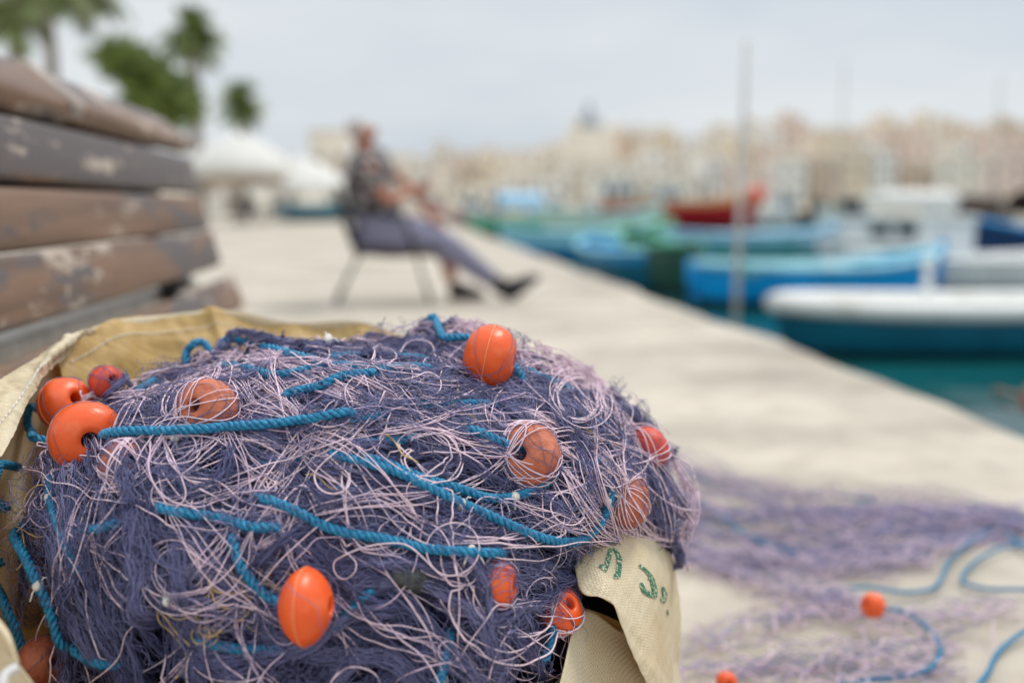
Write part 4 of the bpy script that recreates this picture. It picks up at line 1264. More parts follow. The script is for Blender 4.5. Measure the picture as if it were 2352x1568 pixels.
# main layer
g = skeins(92, 34, 60, 12, (-.012, .006), (.0035, .011), yr=(980, 1640), darkp=.92)
P_ = fill_skeins(*g, 24, wig=.0018); P_[::4] = push_out(P_[::4], COVERED); add_strands(P_, rng.uniform(.0003, .00045, len(P_)), tint=tn(len(g[0]), 24))
# extra cover on the top of the heap
g = skeins(140, 34, 60, 12, (-.010, .005), (.004, .015), yr=(735, 1010))
P_ = fill_skeins(*g, 22); add_strands(P_, rng.uniform(.00028, .00042, len(P_)), tint=tn(len(g[0]), 22, .3, 1))
# tight ropes of gathered webbing
g = skeins(34, 60, 50, 12, (.0, .006), (.004, .010))
P_ = fill_skeins(*g, 40, wig=.0022); P_[::4] = push_out(P_[::4], COVERED); add_strands(P_, rng.uniform(.0003, .00042, len(P_)), tint=tn(len(g[0]), 40, .3, .8))
# loose frizz standing off the heap
g = skeins(180, 5, 52, 8, (.002, .011), (.006, .022))
P_ = fill_skeins(*g, 5, crimp=.0012, wig=.008); add_strands(P_, rng.uniform(.0002, .0003, len(P_)), tint=tn(len(g[0]), 5, .5, 1))
# named swathes: thick hanks that run where the photo shows them
HANK = [([(330, 1130), (320, 1210), (335, 1300), (330, 1390), (370, 1450)], .03, .012), ([(560, 1020), (720, 985), (880, 945), (1040, 925), (1200, 935)], .018, .008), ([(200, 1080), (170, 1180), (200, 1300), (260, 1420)], .014, .0),
        ([(1290, 880), (1400, 985), (1470, 1080), (1530, 1200), (1552, 1320)], .022, .006), ([(1100, 905), (1250, 930), (1380, 1010), (1450, 1090)], .02, .004), ([(280, 1040), (300, 1110), (310, 1190)], .02, .014),
        ([(620, 890), (800, 875), (980, 880), (1150, 905)], .02, .004), ([(955, 742), (985, 765), (1005, 830), (990, 890)], .014, .010), ([(700, 1240), (840, 1290), (980, 1300), (1120, 1290)], .016, .004),
        ([(1060, 1440), (1150, 1420), (1230, 1380), (1330, 1290)], .02, .008), ([(1480, 1140), (1530, 1230), (1560, 1320)], .014, .01), ([(940, 1480), (1040, 1520), (1120, 1580)], .03, 0), ([(760, 1480), (860, 1450), (960, 1440)], .03, -.004),
        ([(1180, 870), (1290, 900), (1370, 960)], .02, .006), ([(480, 770), (560, 775), (680, 800), (840, 800)], .018, .006), ([(1350, 1200), (1400, 1260), (1330, 1320), (1240, 1330)], .016, .010)]
for path, wd, h0 in HANK:
    q = smooth_path(path, 56); Pg, ng = on_pile(q[:, 0], q[:, 1], h0 * .8 - .03 * np.clip((np.abs(np.linspace(-1, 1, 56)) - .62) / .38, 0, 1) ** 1.5)
    per = 80 if wd > .025 else 55
    k = np.linspace(0, 1, 56)
    P_ = fill_skeins(Pg[None], ng[None], (wd * .32 * (.6 + .5 * np.sin(k * 5 + wd * 300) ** 2))[None], np.array([.0045]), per, wig=.003)
    P_[::4] = push_out(P_[::4], COVERED)
    add_strands(P_, rng.uniform(.0003, .00042, len(P_)), tint=np.clip(rng.normal(random.uniform(.35, .75), .15, len(P_)), 0, 1))
# wide sides and back, out of the photo's view
Gs, Ns = [], []
for i in range(170):
    a0 = random.uniform(0, 2 * math.pi); e0 = random.uniform(-.02, 1.35); k = np.linspace(-.5, .5, 44)
    sp = random.uniform(.5, 1.1)
    az = a0 + k * sp / max(.3, math.cos(e0)); el = np.clip(e0 + .12 * np.sin(k * 6 + i) + k * random.gauss(0, .25), 0, 1.5)
    d = np.stack([np.cos(az) * np.cos(el), np.sin(az) * np.cos(el), np.sin(el)], -1)
    if np.mean(d[:, 1]) < -.25 and random.random() < .8: continue
    Pq = np.array([PC[0], PC[1], PZ0]) + d * (dome_r(d) - random.uniform(.0, .012))[:, None]
    Pq[:, 2] -= random.uniform(0, .07) if e0 < .15 else 0
    Gs.append(Pq); Ns.append(dome_n(Pq))
Gs = np.array(Gs); Ns = np.array(Ns)
P_ = fill_skeins(Gs, Ns, np.full((len(Gs), 44), .014), np.full(len(Gs), .003), 26); add_strands(P_, rng.uniform(.00026, .00038, len(P_)), tint=tn(len(Gs), 26))
# meshes of the net stretched over the floats
for i, (c, D, L, R, mk, pxy) in enumerate(BALLS):
    na = 3 if i in FRESH else 9
    for q in range(na):
        kk = np.linspace(0, 2 * np.pi, 60)
        e1 = rng.normal(size=3); e1 /= np.linalg.norm(e1); e2 = np.cross(e1, rng.normal(size=3)); e2 /= np.linalg.norm(e2)
        d = np.cos(kk)[:, None] * e1 + np.sin(kk)[:, None] * e2 + np.cross(e1, e2) * (random.uniform(-.5, .5) + .07 * np.sin(kk * random.choice((3, 4, 5)) + q))[:, None]
        d /= np.linalg.norm(d, axis=1, keepdims=True)
        s = np.array([L / 2, D / 2, D / 2]) + .0006
        rr = 1 / (np.abs(d / s) ** 2.3).sum(-1) ** (1 / 2.3)
        Pq = (d * rr[:, None]) @ R.T + c
        toc = (Pq - c) @ (CAM - c) / np.linalg.norm(CAM - c)
        st = 0 if i in FRESH else 0
        add_strands(Pq[None], np.array([.00026]), 4, np.array([random.uniform(.3, .8)]))
V, Fq = cat_mesh(parts)
tag(mesh_np('twine_webbing', V - NO, Fq, M['twine'], net, attr={'tint': np.concatenate(tints)}), kind='stuff')

# ---- pale pink cords
parts, tints = [], []
def cord_walk(x, y, n, step, curl, align, loop_p):
    a = float(flow_ang(np.array(x), np.array(y))) + (math.pi if random.random() < .5 else 0) + random.gauss(0, .4)
    kap = random.gauss(0, .008); px, py = [x], [y]; loop = 0.; bias = random.gauss(0, .45)
    for i in range(n - 1):
        f = float(flow_ang(np.array(x), np.array(y))) + bias
        if math.cos(f - a) < 0: f += math.pi
        dif = math.atan2(math.sin(f - a), math.cos(f - a))
        if loop != 0.:
            a += loop * step; left -= abs(loop * step)
            if left <= 0: loop = 0.; kap = 0.
        else:
            kap = kap * .93 + random.gauss(0, curl)
            a += kap * step + dif * align * step
            if random.random() < loop_p:
                loop = random.choice((-1, 1)) / random.uniform(20, 62); left = random.uniform(3.5, 7.0)
        nx_, ny_ = x + math.cos(a) * step, y + math.sin(a) * step
        if not inside_px(np.array(nx_), np.array(ny_), 22):
            a += .5; nx_, ny_ = x + math.cos(a) * step * .3, y + math.sin(a) * step * .3
        x, y = nx_, ny_; px.append(x); py.append(y)
    return np.array(px), np.array(py)
def put_cord(px, py, h0, n=90, r=.0009, followers=0, over=None, tint=None):
    q = smooth_path(np.stack([px, py], 1), n)
    k = np.linspace(0, 1, n)
    hh = h0 + .0025 * np.sin(k * random.uniform(6, 16) + random.uniform(0, 6)) + .0008 * np.sin(k * random.uniform(20, 35))
    hh = hh - .012 * np.maximum(np.abs(k - .5) * 2 - .9, 0) * 10
    P, nn = on_pile(q[:, 0], q[:, 1], hh)
    T = np.gradient(P, axis=0); T /= np.linalg.norm(T, axis=1, keepdims=True) + 1e-9
    B = np.cross(nn, T)
    allp = [P]
    for f in range(followers):
        o_ = random.gauss(0, .006); am = random.uniform(.002, .009)
        allp.append(P + B * (o_ + am * np.sin(k * random.uniform(3, 12) + random.uniform(0, 6)))[:, None] + nn * random.gauss(0, .0018))
    A = np.stack(allp)
    # small relaxed waviness of the yarn
    for i in range(len(A)):
        A[i] += B * (.0004 * np.sin(k * random.uniform(30, 60) + random.uniform(0, 6)))[:, None]
    A = push_out(A, COVERED if over is None else over, .0014)
    V, Fq = tubes(A, np.full(len(A), r) * rng.uniform(.8, 1.15, len(A)), 6)
    parts.append((V, Fq)); tints.append(np.repeat(np.clip(rng.normal(.55, .22, len(A)), 0, 1) if tint is None else np.full(len(A), tint), n * 6))
def rnd_pt(xr, yr):
    while True:
        x, y = random.uniform(*xr), random.uniform(*yr)
        if inside_px(np.array(x), np.array(y)): return x, y
for i in range(52):                                      # wandering singles with loops
    x, y = rnd_pt((90, 1560), (820, 1600)); n_ = random.randint(70, 160)
    px, py = cord_walk(x, y, n_, 6, .0020, .0014, .008)
    put_cord(px, py, random.uniform(.002, .013), n=int(n_ * 1.7), r=.00062)
for i in range(76):                                      # runs of several parallel cords
    x, y = rnd_pt((90, 1540), (745, 1040 if i < 66 else 1500)); n_ = random.randint(60, 130)
    px, py = cord_walk(x, y, n_, 7, .0013, .0035, .001)
    put_cord(px, py, random.uniform(.0, .010), n=int(n_ * 1.5), r=.00052, followers=random.randint(2, 5))
for i in range(46):                                      # fine crossing tangle on the right shoulder
    x, y = rnd_pt((1180, 1520), (900, 1330)); px, py = cord_walk(x, y, 60, 6, .006, .002, .02)
    put_cord(px, py, random.uniform(.0, .010), n=90, r=.00048)
for i in range(26):                                      # curls over the crest
    x, y = rnd_pt((380, 1100), (745, 900)); px, py = cord_walk(x, y, 60, 5, .006, .004, .03)
    put_cord(px, py, random.uniform(.0, .012), n=100, r=.0006)
ARCS = [([(395, 985), (400, 920), (430, 875), (480, 862), (530, 885), (580, 935), (650, 955), (760, 950)], 4), ([(395, 985), (390, 1040), (420, 1100), (520, 1120), (640, 1090)], 2),
        ([(820, 1010), (790, 1090), (800, 1200), (840, 1270), (900, 1275), (945, 1225), (950, 1180)], 1), ([(1000, 1110), (1010, 1250), (1030, 1330), (1070, 1340), (1110, 1290), (1130, 1260)], 1),
        ([(560, 940), (640, 900), (820, 920), (1000, 930), (1150, 905), (1260, 880), (1350, 940)], 2), ([(905, 930), (890, 990), (850, 1040), (790, 1030)], 0),
        ([(440, 1120), (560, 1180), (640, 1170), (700, 1130), (760, 1170), (840, 1240)], 1), ([(1080, 1330), (1090, 1400), (1160, 1460), (1220, 1450), (1260, 1400), (1290, 1320)], 2),
        ([(1000, 1350), (1060, 1440), (1150, 1490), (1260, 1450), (1340, 1440), (1365, 1500), (1375, 1560)], 1), ([(110, 1180), (120, 1120), (150, 1080), (185, 1075)], 2), ([(500, 1110), (470, 1150), (480, 1200), (540, 1210), (590, 1180)], 1),
        ([(840, 1125), (950, 1180), (1040, 1230), (1180, 1240), (1300, 1190)], 2), ([(390, 1375), (480, 1390), (600, 1395)], 4), ([(160, 1220), (250, 1280), (330, 1340), (395, 1370)], 1), ([(930, 1020), (1010, 1010), (1050, 1060), (1020, 1110), (960, 1100), (930, 1060), (960, 1030)], 1),
        ([(860, 1050), (900, 1000), (990, 1000), (1060, 1030), (1040, 1100), (960, 1120)], 1), ([(1360, 1180), (1390, 1250), (1440, 1290), (1480, 1250), (1480, 1190)], 1), ([(660, 1230), (720, 1280), (760, 1340), (740, 1400)], 0)]
for path, f in ARCS:
    p = np.array(path, float); put_cord(p[:, 0], p[:, 1], .007, n=120, r=.0007, followers=f)
# a strand or two crossing the bright floats
for path, idx_ in (([(150, 880), (170, 900), (200, 945), (250, 980), (320, 1000)], [1]), ([(690, 1330), (720, 1360), (760, 1400), (770, 1470)], [7])):
    p = np.array(path, float); put_cord(p[:, 0], p[:, 1], .002, n=90, r=.0008, over=COVERED + idx_)
V, Fq = cat_mesh(parts)
tag(mesh_np('cord_tangle', V - NO, Fq, M['cord'], net, attr={'tint': np.concatenate(tints)}), kind='stuff')
# tan old twine and white lashings
parts = []
for (x, y, n_) in ((560, 1360, 5), (610, 1340, 5), (480, 1440, 4), (540, 1400, 4), (900, 975, 2), (60, 1200, 3), (800, 1125, 2), (1380, 1030, 2), (840, 1000, 1), (1000, 950, 2), (300, 940, 1), (420, 1470, 3)):
    for q in range(n_):
        px, py = cord_walk(x + random.gauss(0, 15), y + random.gauss(0, 10), 22, 5, .012, .002, .05)
        qq = smooth_path(np.stack([px, py], 1), 40); P, nn = on_pile(qq[:, 0], qq[:, 1], np.full(40, random.uniform(.002, .008)))
        parts.append(tubes(P[None], .0007, 5))
V, Fq = cat_mesh(parts); tag(mesh_np('tan_twine', V - NO, Fq, M['tan'], net), kind='stuff')
def lashing(px, py, h=.006):
    P, nn = on_pile(np.array(float(px)), np.array(float(py)), np.array(h))
    m = MB(); m.ball(P - NO, (.0045, .0045, .0065), 12, Matrix.Rotation(random.uniform(0, 3), 4, 'X'))
    for q in range(3):
        d = rng.normal(size=3); d /= np.linalg.norm(d); m.tube([P - NO, P - NO + d * .008, P - NO + d * .012 + np.array([0, 0, -.004])], .0008, 5)
    m.build('lashing', M['knot'], net, True)
for q in ((410, 1013), (1056, 1167), (1177, 1147), (1077, 1270), (1383, 1142), (128, 1146), (395, 1372), (98, 1340), (752, 792), (1020, 800)): lashing(*q)

# ---- blue ropes
ROPES = [([(505, 790), (528, 798), (592, 814), (656, 830), (704, 843), (740, 850)], .005), ([(470, 846), (560, 862), (640, 878), (752, 856), (825, 860), (878, 869), (932, 861), (997, 864), (1030, 872)], .003),
 ([(735, 838), (842, 830), (930, 836), (1004, 840)], .002), ([(640, 935), (672, 926), (752, 908), (789, 889), (843, 882), (880, 878)], .006),
 ([(222, 1010), (240, 1011), (320, 1012), (448, 1014), (544, 1006), (640, 994), (752, 971), (840, 955)], .009), ([(720, 1030), (752, 1040), (825, 1073), (907, 1085), (968, 1114), (1022, 1147), (1058, 1167), (1112, 1193), (1184, 1222), (1256, 1240), (1310, 1237), (1346, 1219), (1372, 1183), (1386, 1136), (1404, 1100), (1412, 1062)], .008),
 ([(800, 1046), (860, 1062), (914, 1078), (968, 1100), (1058, 1129), (1112, 1150), (1177, 1147), (1238, 1121), (1274, 1090), (1288, 1045)], .005), ([(355, 1150), (368, 1159), (400, 1175), (480, 1194), (560, 1210), (624, 1216), (660, 1212)], .008),
 ([(570, 1130), (585, 1143), (640, 1168), (704, 1191), (752, 1205), (825, 1230), (897, 1248), (969, 1262), (1041, 1269), (1113, 1273), (1175, 1268)], .009), ([(536, 1225), (538, 1242), (550, 1290), (576, 1328), (624, 1367), (670, 1385)], .009),
 ([(735, 1440), (767, 1437), (800, 1405), (825, 1381), (861, 1352)], .004), ([(985, 745), (1000, 765), (1012, 785), (1033, 803), (1070, 806), (1110, 815)], .010), ([(1150, 835), (1170, 850), (1185, 875), (1199, 895)], .006),
 ([(1310, 1058), (1316, 1064), (1343, 1076), (1366, 1064), (1374, 1052)], .004), ([(1065, 992), (1077, 1001), (1113, 1012), (1150, 1025), (1195, 1040)], .009), ([(90, 935), (80, 965), (82, 990), (99, 1013), (130, 1024)], .004),
 ([(122, 1080), (125, 1092), (131, 1146), (147, 1204), (173, 1274), (205, 1335)], .006), ([(40, 1200), (51, 1236), (90, 1322), (118, 1380), (141, 1450), (150, 1500)], .006), ([(-15, 1290), (0, 1319), (32, 1380), (64, 1466), (70, 1510)], .008),
 ([(8, 1165), (12, 1143), (22, 1101), (32, 1070)], .012), ([(430, 1458), (454, 1466), (544, 1488), (640, 1492), (680, 1490)], .002), ([(1035, 1455), (1030, 1474), (1019, 1525), (1005, 1575)], .004), ([(1270, 1430), (1264, 1442), (1257, 1478), (1240, 1520)], .003),
 ([(1190, 852), (1203, 860), (1257, 886), (1311, 911), (1350, 940)], .001), ([(165, 1480), (179, 1492), (224, 1517), (288, 1527)], .003), ([(180, 1226), (189, 1223), (230, 1213), (275, 1200)], .004), ([(788, 1022), (825, 1019), (915, 1012), (976, 1001)], .001),
 ([(580, 1068), (592, 1067), (704, 1054), (740, 1052)], .0), ([(318, 915), (330, 905), (350, 893), (362, 884)], .002), ([(425, 830), (432, 805), (448, 790), (475, 786)], -.004), ([(1390, 980), (1340, 970), (1290, 985)], -.001), ([(950, 940), (1040, 936), (1110, 938), (1160, 946)], .0), ([(760, 960), (800, 968), (850, 966), (900, 955)], .0), ([(770, 1120), (830, 1130), (880, 1127)], .0),
 ([(420, 1140), (432, 1125), (400, 1095)], .0)]
def rope_mesh(P, R=.0042, lay=.0175):
    L = np.linalg.norm(np.diff(P, axis=0), axis=1).sum(); n = max(20, int(L / .0013))
    Q = smooth_path(P, n); T = np.gradient(Q, axis=0); T /= np.linalg.norm(T, axis=1, keepdims=True) + 1e-9
    a = np.zeros_like(Q); v = np.cross(T[0], (0.3, .5, .8)); v /= np.linalg.norm(v)
    for i in range(n):
        v = v - T[i] * (v @ T[i]); v = v / (np.linalg.norm(v) + 1e-9); a[i] = v
    b = np.cross(T, a); s = np.linspace(0, L, n); out_ = []
    p0 = random.uniform(0, 6)
    for j in range(3):
        ang = 2 * np.pi * (s / lay + j / 3) + p0
        out_.append(Q + (a * np.cos(ang)[:, None] + b * np.sin(ang)[:, None]) * R * .56)
    V, Fq = tubes(np.stack(out_), R * .485, 8)
    # loose fibres on the lay
    nf = int(L / .004); fi = rng.integers(1, n - 1, nf)
    ph_ = rng.uniform(0, 6.28, nf); d = a[fi] * np.cos(ph_)[:, None] + b[fi] * np.sin(ph_)[:, None]
    st = Q[fi] + d * R; tt = rng.uniform(.002, .005, (nf, 1)); e = st + d * rng.uniform(.0005, .0022, (nf, 1)) + T[fi] * tt
    V2, F2 = tubes(np.stack([st - T[fi] * tt * .5, (st + e) / 2 + d * .0004, e], 1), .00013, 3)
    return cat_mesh([(V, Fq), (V2, F2)])
for path, h0 in ROPES:
    if np.mean([p_[1] for p_ in path]) < 1000: h0 += .005
    q = smooth_path(np.array(path, float), 60); P, nn = on_pile(q[:, 0], q[:, 1], h0 - .016 * np.clip((np.abs(np.linspace(-1, 1, 60)) - .86) / .14, 0, 1))
    for it in range(6): P[1:-1] = (P[:-2] + P[2:] + 2 * P[1:-1]) / 4
    V, Fq = rope_mesh(P)
    mesh_np('head_rope', V - NO, Fq, M['rope'], net)
# two grey pebbles caught in the net
for (px, py, s) in ((500, 1140, .012), (955, 1325, .015)):
    P, nn = on_pile(np.array(float(px)), np.array(float(py)), np.array(-.004))
    m = MB(); m.ball((0, 0, 0), (s * 1.5, s, s * .75), 16)
    for v in m.bm.verts: v.co *= 1 + .12 * math.sin(v.co.x * 300) * math.cos(v.co.z * 260 + 1)
    o = m.build('pebble', M['stone'], None, True); o.location = P; o.rotation_euler = (.2, .3, .4)
    tag(o, 'small grey stone sinker caught in the left middle of the net' if s < .02 else 'large grey stone sinker caught in the lower front of the net', 'stone', 'stones caught in the net')

# ==================================================================== NET SPREAD ON THE GROUND
gnet = empty('fishing_net', (1.0, 1.9, 0))
GO = np.array([1.0, 1.9, 0.])
tag(gnet, 'pale purple fishing net spread flat over the quay on the right', 'fishing net')
GP = [([(1500, 1070), (1620, 1110), (1760, 1160), (1900, 1185), (2100, 1185), (2360, 1195)], 36, .13, 14), ([(1500, 1160), (1680, 1200), (1850, 1215), (2050, 1225), (2250, 1215), (2400, 1230)], 54, .13, 26), ([(1520, 1240), (1700, 1262), (1900, 1270), (2120, 1265), (2300, 1240)], 44, .11, 20),
      ([(1500, 1270), (1620, 1305), (1750, 1340), (1900, 1385), (2000, 1400)], 34, .045, 12), ([(1650, 1300), (1800, 1310), (1950, 1330), (2150, 1290)], 26, .10, 10), ([(1620, 1500), (1700, 1460), (1800, 1435), (1950, 1400)], 24, .05, 9),
      ([(1560, 1560), (1700, 1540), (1850, 1520), (2050, 1500), (2250, 1480)], 26, .10, 9), ([(1700, 1390), (1850, 1420), (2050, 1440), (2300, 1400)], 20, .08, 6), ([(1560, 1600), (1720, 1610), (1950, 1590), (2200, 1560)], 24, .09, 8), ([(1540, 1100), (1560, 1180), (1590, 1260)], 40, .09, 8)]
parts, tints, cparts, ctints = [], [], [], []
for path, per, wd, ns in GP:
    for i in range(int(ns * .72)):
        p = np.array(path, float); p = p + np.stack([rng.normal(0, 26, len(p)), rng.normal(0, 1, len(p)) * (p[:, 1] - 477) * wd * .16 + rng.normal() * (p[:, 1] - 477) * wd * .18], 1)
        q = smooth_path(p, 40); a_, b_ = sorted(rng.uniform(0, 1, 2)); a_, b_ = max(0, a_ - .2), min(1, b_ + .2)
        q = smooth_path(q[int(a_ * 39):max(int(a_ * 39) + 4, int(b_ * 39) + 1)], 90)
        P = on_plane(q[:, 0], q[:, 1], .004)
        per_ = per
        P[:, 2] += abs(rng.normal(0, .007)) + .006 * (1 + np.sin(np.linspace(0, 9, 90) + i))
        nn = np.tile([0, 0, 1.], (90, 1))
        W_ = np.full(90, .012 + .03 * random.random()) * (.5 + np.sin(np.linspace(0, random.uniform(4, 9), 90) + i) ** 2)
        per = max(3, int(per_ * .17)); S_ = fill_skeins(P[None], nn[None], W_[None] * 1.1, np.array([.003]), per, crimp=.0008, wig=.006)
        S_[..., 2] = np.maximum(S_[..., 2], .002)
        parts.append(tubes(S_, rng.uniform(.00035, .0006, per), 3)); tints.append(np.repeat(np.clip(rng.normal(random.choice((.05, .3, .7, .8, .95)), .15, per), 0, 1), 90 * 3))
        C_ = fill_skeins(P[None], nn[None], W_[None] * 1.2, np.array([.004]), 1 + i % 2, wig=.010)
        C_[..., 2] = np.maximum(C_[..., 2], .003)
        per = per_
        cparts.append(tubes(C_, rng.uniform(.0009, .0013, len(C_)), 4)); ctints.append(np.repeat(rng.random(len(C_)), 90 * 4))
V, Fq = cat_mesh(parts); tag(mesh_np('twine_webbing', V - GO, Fq, M['dry_twine'], gnet, attr={'tint': np.concatenate(tints)}), kind='stuff')
V, Fq = cat_mesh(cparts); tag(mesh_np('cord_tangle', V - GO, Fq, M['cord'], gnet, attr={'tint': np.concatenate(ctints)}), kind='stuff')
for path in ([(2352, 1205), (2290, 1215), (2240, 1240), (2180, 1290), (2150, 1345), (2080, 1360), (1990, 1352), (1900, 1360)], [(2420, 1165), (2350, 1190), (2300, 1180), (2240, 1170), (2210, 1195)], [(2010, 1395), (2080, 1410), (2130, 1445), (2160, 1490), (2140, 1530), (2080, 1550), (1990, 1565), (1850, 1600)],
             [(2420, 1430), (2340, 1460), (2290, 1500), (2270, 1545), (2230, 1600)], [(2352, 1250), (2290, 1265), (2230, 1300), (2210, 1330), (2260, 1350), (2400, 1360)], [(1580, 1150), (1660, 1190), (1760, 1250), (1830, 1270)], [(1560, 1090), (1700, 1125), (1800, 1150)],
             [(2380, 1275), (2330, 1240), (2300, 1210), (2330, 1185), (2400, 1200)], [(1930, 1140), (1975, 1145), (2010, 1150)]):
    q = smooth_path(np.array(path, float), 60); P = on_plane(q[:, 0], q[:, 1], .012)
    P[:, 2] += .002 * np.sin(np.linspace(0, 9, 60)) + .001
    V, Fq = rope_mesh(P, .0034, .015); mesh_np('head_rope', V - GO, Fq, M['rope'], gnet)
for (px, py, D, z, mk, lb) in ((2005, 1390, 58, .045, 'float', 'lone orange float on its rope on the spread net'), (1668, 1566, 50, .028, 'float', 'orange float cut by the bottom edge on the quay')):
    P = on_plane(np.array(float(px)), np.array(float(py)), z); dep = float((P - CAM) @ FW); Dm = D / FPX * dep
    V, F4 = float_mesh(Dm, Dm * .85, M[mk]); o = mesh_np('net_float', V, F4, M[mk]); o.location = P; o.rotation_euler = (.2, .3, random.uniform(0, 3))
    tag(o, lb, 'float', 'floats of the ground net')
# brown mooring rope heaped at the quay edge, right
mr = empty('mooring_rope', on_plane(np.array(2405.), np.array(955.)))
MO = np.array(mr.location)
tag(mr, 'reddish brown mooring rope leading over the quay edge at the right border', 'rope')
M['brown_rope'] = mat('brown_rope', (.22, .13, .09), .8, .25, 60)
a0 = np.array(mr.location)
for i in range(4):
    k = np.linspace(0, 1, 50)
    P = np.stack([a0[0] + .06 * np.cos(k * 12 + i) * (1 - .1 * i), a0[1] + .09 * np.sin(k * 12 + i), .012 + .018 * i + .008 * k], -1)
    V, Fq = rope_mesh(P, .008, .035); mesh_np('coil', V - MO, Fq, M['brown_rope'], mr)
for j in range(2):
    P = smooth_path([a0 + np.array([-.05, .02, .05]), a0 + np.array([.05, .25 + .1 * j, .02]), a0 + np.array([.35, .5 + .2 * j, -.12]), a0 + np.array([1.2, 1.1, -.16 + .1 * j]), a0 + np.array([2.4, 1.9, .1])], 80)
    V, Fq = rope_mesh(P, .006, .03); mesh_np('line', V - MO, Fq, M['brown_rope'], mr)

# ==================================================================== CHAIR AND SEATED MAN
M['skin'] = mat('sunburnt_skin', (.40, .155, .085), .5, .12, 12, sss=.1)
M['hair'] = mat('grey_hair', (.46, .42, .40), .8, .3, 60)
M['trousers'] = mat('blue_grey_trousers', (.20, .195, .275), .85, .15, 14, bump=.3, bscale=20)
M['shoe'] = mat('black_leather', (.014, .013, .014), .5, .2, 12)
M['sock'] = mat('dark_sock', (.015, .014, .017), .9)
M['rattan'] = mat('brown_rattan', (.05, .032, .024), .7, .4, 60, bump=.6, bscale=120)
def shirt_mat():
    m = mat('camouflage_print_shirt', (.05, .042, .042), .9, scale=15, col2=(.40, .36, .36), thr=(.47, .58), bump=.3, bscale=25)
    return m
M['shirt'] = shirt_mat()
YM = 6.75
def mp_(px, py, dy=0.0): return Vector(at(px, py, YM + dy))
def skin_obj(name, joints, edges, m, parent, O, root=0, sub=2):
    me = bpy.data.meshes.new(name)
    me.from_pydata([tuple(Vector(j[0]) - O) for j in joints], edges, [])
    o = bpy.data.objects.new(name, me); COL.objects.link(o); o.parent = parent
    md = o.modifiers.new('skin', 'SKIN'); md.use_smooth_shade = True
    sv = me.skin_vertices[0].data
    for i, j in enumerate(joints):
        r_ = j[1]; sv[i].radius = (r_, r_) if not isinstance(r_, tuple) else r_
        sv[i].use_root = (i == root)
    s = o.modifiers.new('sub', 'SUBSURF'); s.levels = sub; s.render_levels = sub
    me.materials.append(m)
    return o
def chain(n0, k): return [(n0 + i, n0 + i + 1) for i in range(k)]
O = mp_(880, 700); O.z = 0
man = empty('person', O); tag(man, 'man in patterned dark shirt and blue grey trousers reclining on a chair, facing the harbour', 'person')
near, fr = -.17, .17
hipN, hipF = mp_(868, 535, -.09), mp_(872, 535, .10)
J = [(mp_(870, 535), .13), (mp_(856, 480), .145), (mp_(843, 425), .18), (mp_(839, 374), .16), (mp_(837, 343), .062), (mp_(832, 325), .06),     # 0-5 spine to skull base
     (mp_(836, 303), (.085, .09)), (mp_(836, 283), .062),                                                                                        # 6,7 head
     (mp_(842, 374, near), .075), (mp_(872, 440, near - .05), .046), (mp_(900, 462, near - .04), .040), (mp_(925, 447, near + .06), .034), (mp_(942, 436, near + .14), .026),  # 8-12 near arm
     (mp_(860, 370, fr), .075), (mp_(905, 400, fr + .05), .046), (mp_(935, 425, fr), .04), (mp_(960, 455, fr - .04), .034), (mp_(985, 490, fr - .06), .026),   # 13-17 far arm
     (hipN, .12), (mp_(940, 545, -.12), .11), (mp_(1022, 562, -.13), .078), (mp_(1080, 605, -.13), .06), (mp_(1140, 650, -.13), .042),                  # 18-22 near leg
     (hipF, .12), (mp_(940, 530, .13), .105), (mp_(1010, 545, .14), .068), (mp_(1028, 600, .12), .058), (mp_(1038, 655, .10), .040)]                  # 23-27 far leg
Ed = [(0, 1), (1, 2), (2, 3), (3, 4), (4, 5), (5, 6), (6, 7), (2, 8), (8, 9), (9, 10), (10, 11), (11, 12), (2, 13), (13, 14), (14, 15), (15, 16), (16, 17), (0, 18), (18, 19), (19, 20), (20, 21), (21, 22), (0, 23), (23, 24), (24, 25), (25, 26), (26, 27)]
# face: nose and ears grow out of the same surface
J += [(mp_(867, 305, 0.0), .009), (mp_(834, 306, -.09), .014), (mp_(834, 306, .09), .014), (mp_(853, 322), .02)]
Ed += [(6, 28), (6, 29), (6, 30), (5, 31)]
# hands: palm and five fingers each
def hand(i, d, side):
    b = len(J); w0 = J[i][0]; d = d.normalized(); side = side.normalized(); dn = d.cross(side)
    J.append((w0 + d * .06, .024)); Ed.append((i, b))
    for f in range(4):
        ln = (.068, .078, .072, .056)[f]; s = side * ((f - 1.5) * .020)
        k = len(J)
        J.extend([(w0 + d * .085 + s, .010), (w0 + d * (.085 + ln * .55) + s + dn * .012, .0085), (w0 + d * (.085 + ln * .85) + s + dn * .036, .0075)])
        Ed.extend([(b, k), (k, k + 1), (k + 1, k + 2)])
    k = len(J)
    J.extend([(w0 + d * .035 - side * .035, .012), (w0 + d * .068 - side * .052 + dn * .015, .0095)]); Ed.extend([(i, k), (k, k + 1)])
hand(12, Vector((.8, .25, .2)), Vector((.1, -.2, 1)))
hand(17, Vector((.55, -.2, -.75)), Vector((.3, .9, .1)))
slim = {0: .85, 1: .74, 2: .70, 3: .66, 8: .72, 13: .72, 9: .9, 14: .9}
def thin(i, r_): return r_ if i not in slim else (r_ * slim[i])
body = skin_obj('body', [(p_, thin(i, r_)) for i, (p_, r_) in enumerate(J)], Ed, M['skin'], man, O)
def sub_skin(name, ids, grow, m, extra=()):
    mp = {v: i for i, v in enumerate(ids)}
    jj = [(J[v][0], (J[v][1] if not isinstance(J[v][1], tuple) else J[v][1][0]) * grow.get(v, 1.16)) for v in ids]
    ee = [(mp[a], mp[b]) for a, b in Ed if a in mp and b in mp]
    return skin_obj(name, jj, ee, m, man, O)
J_s = list(J)
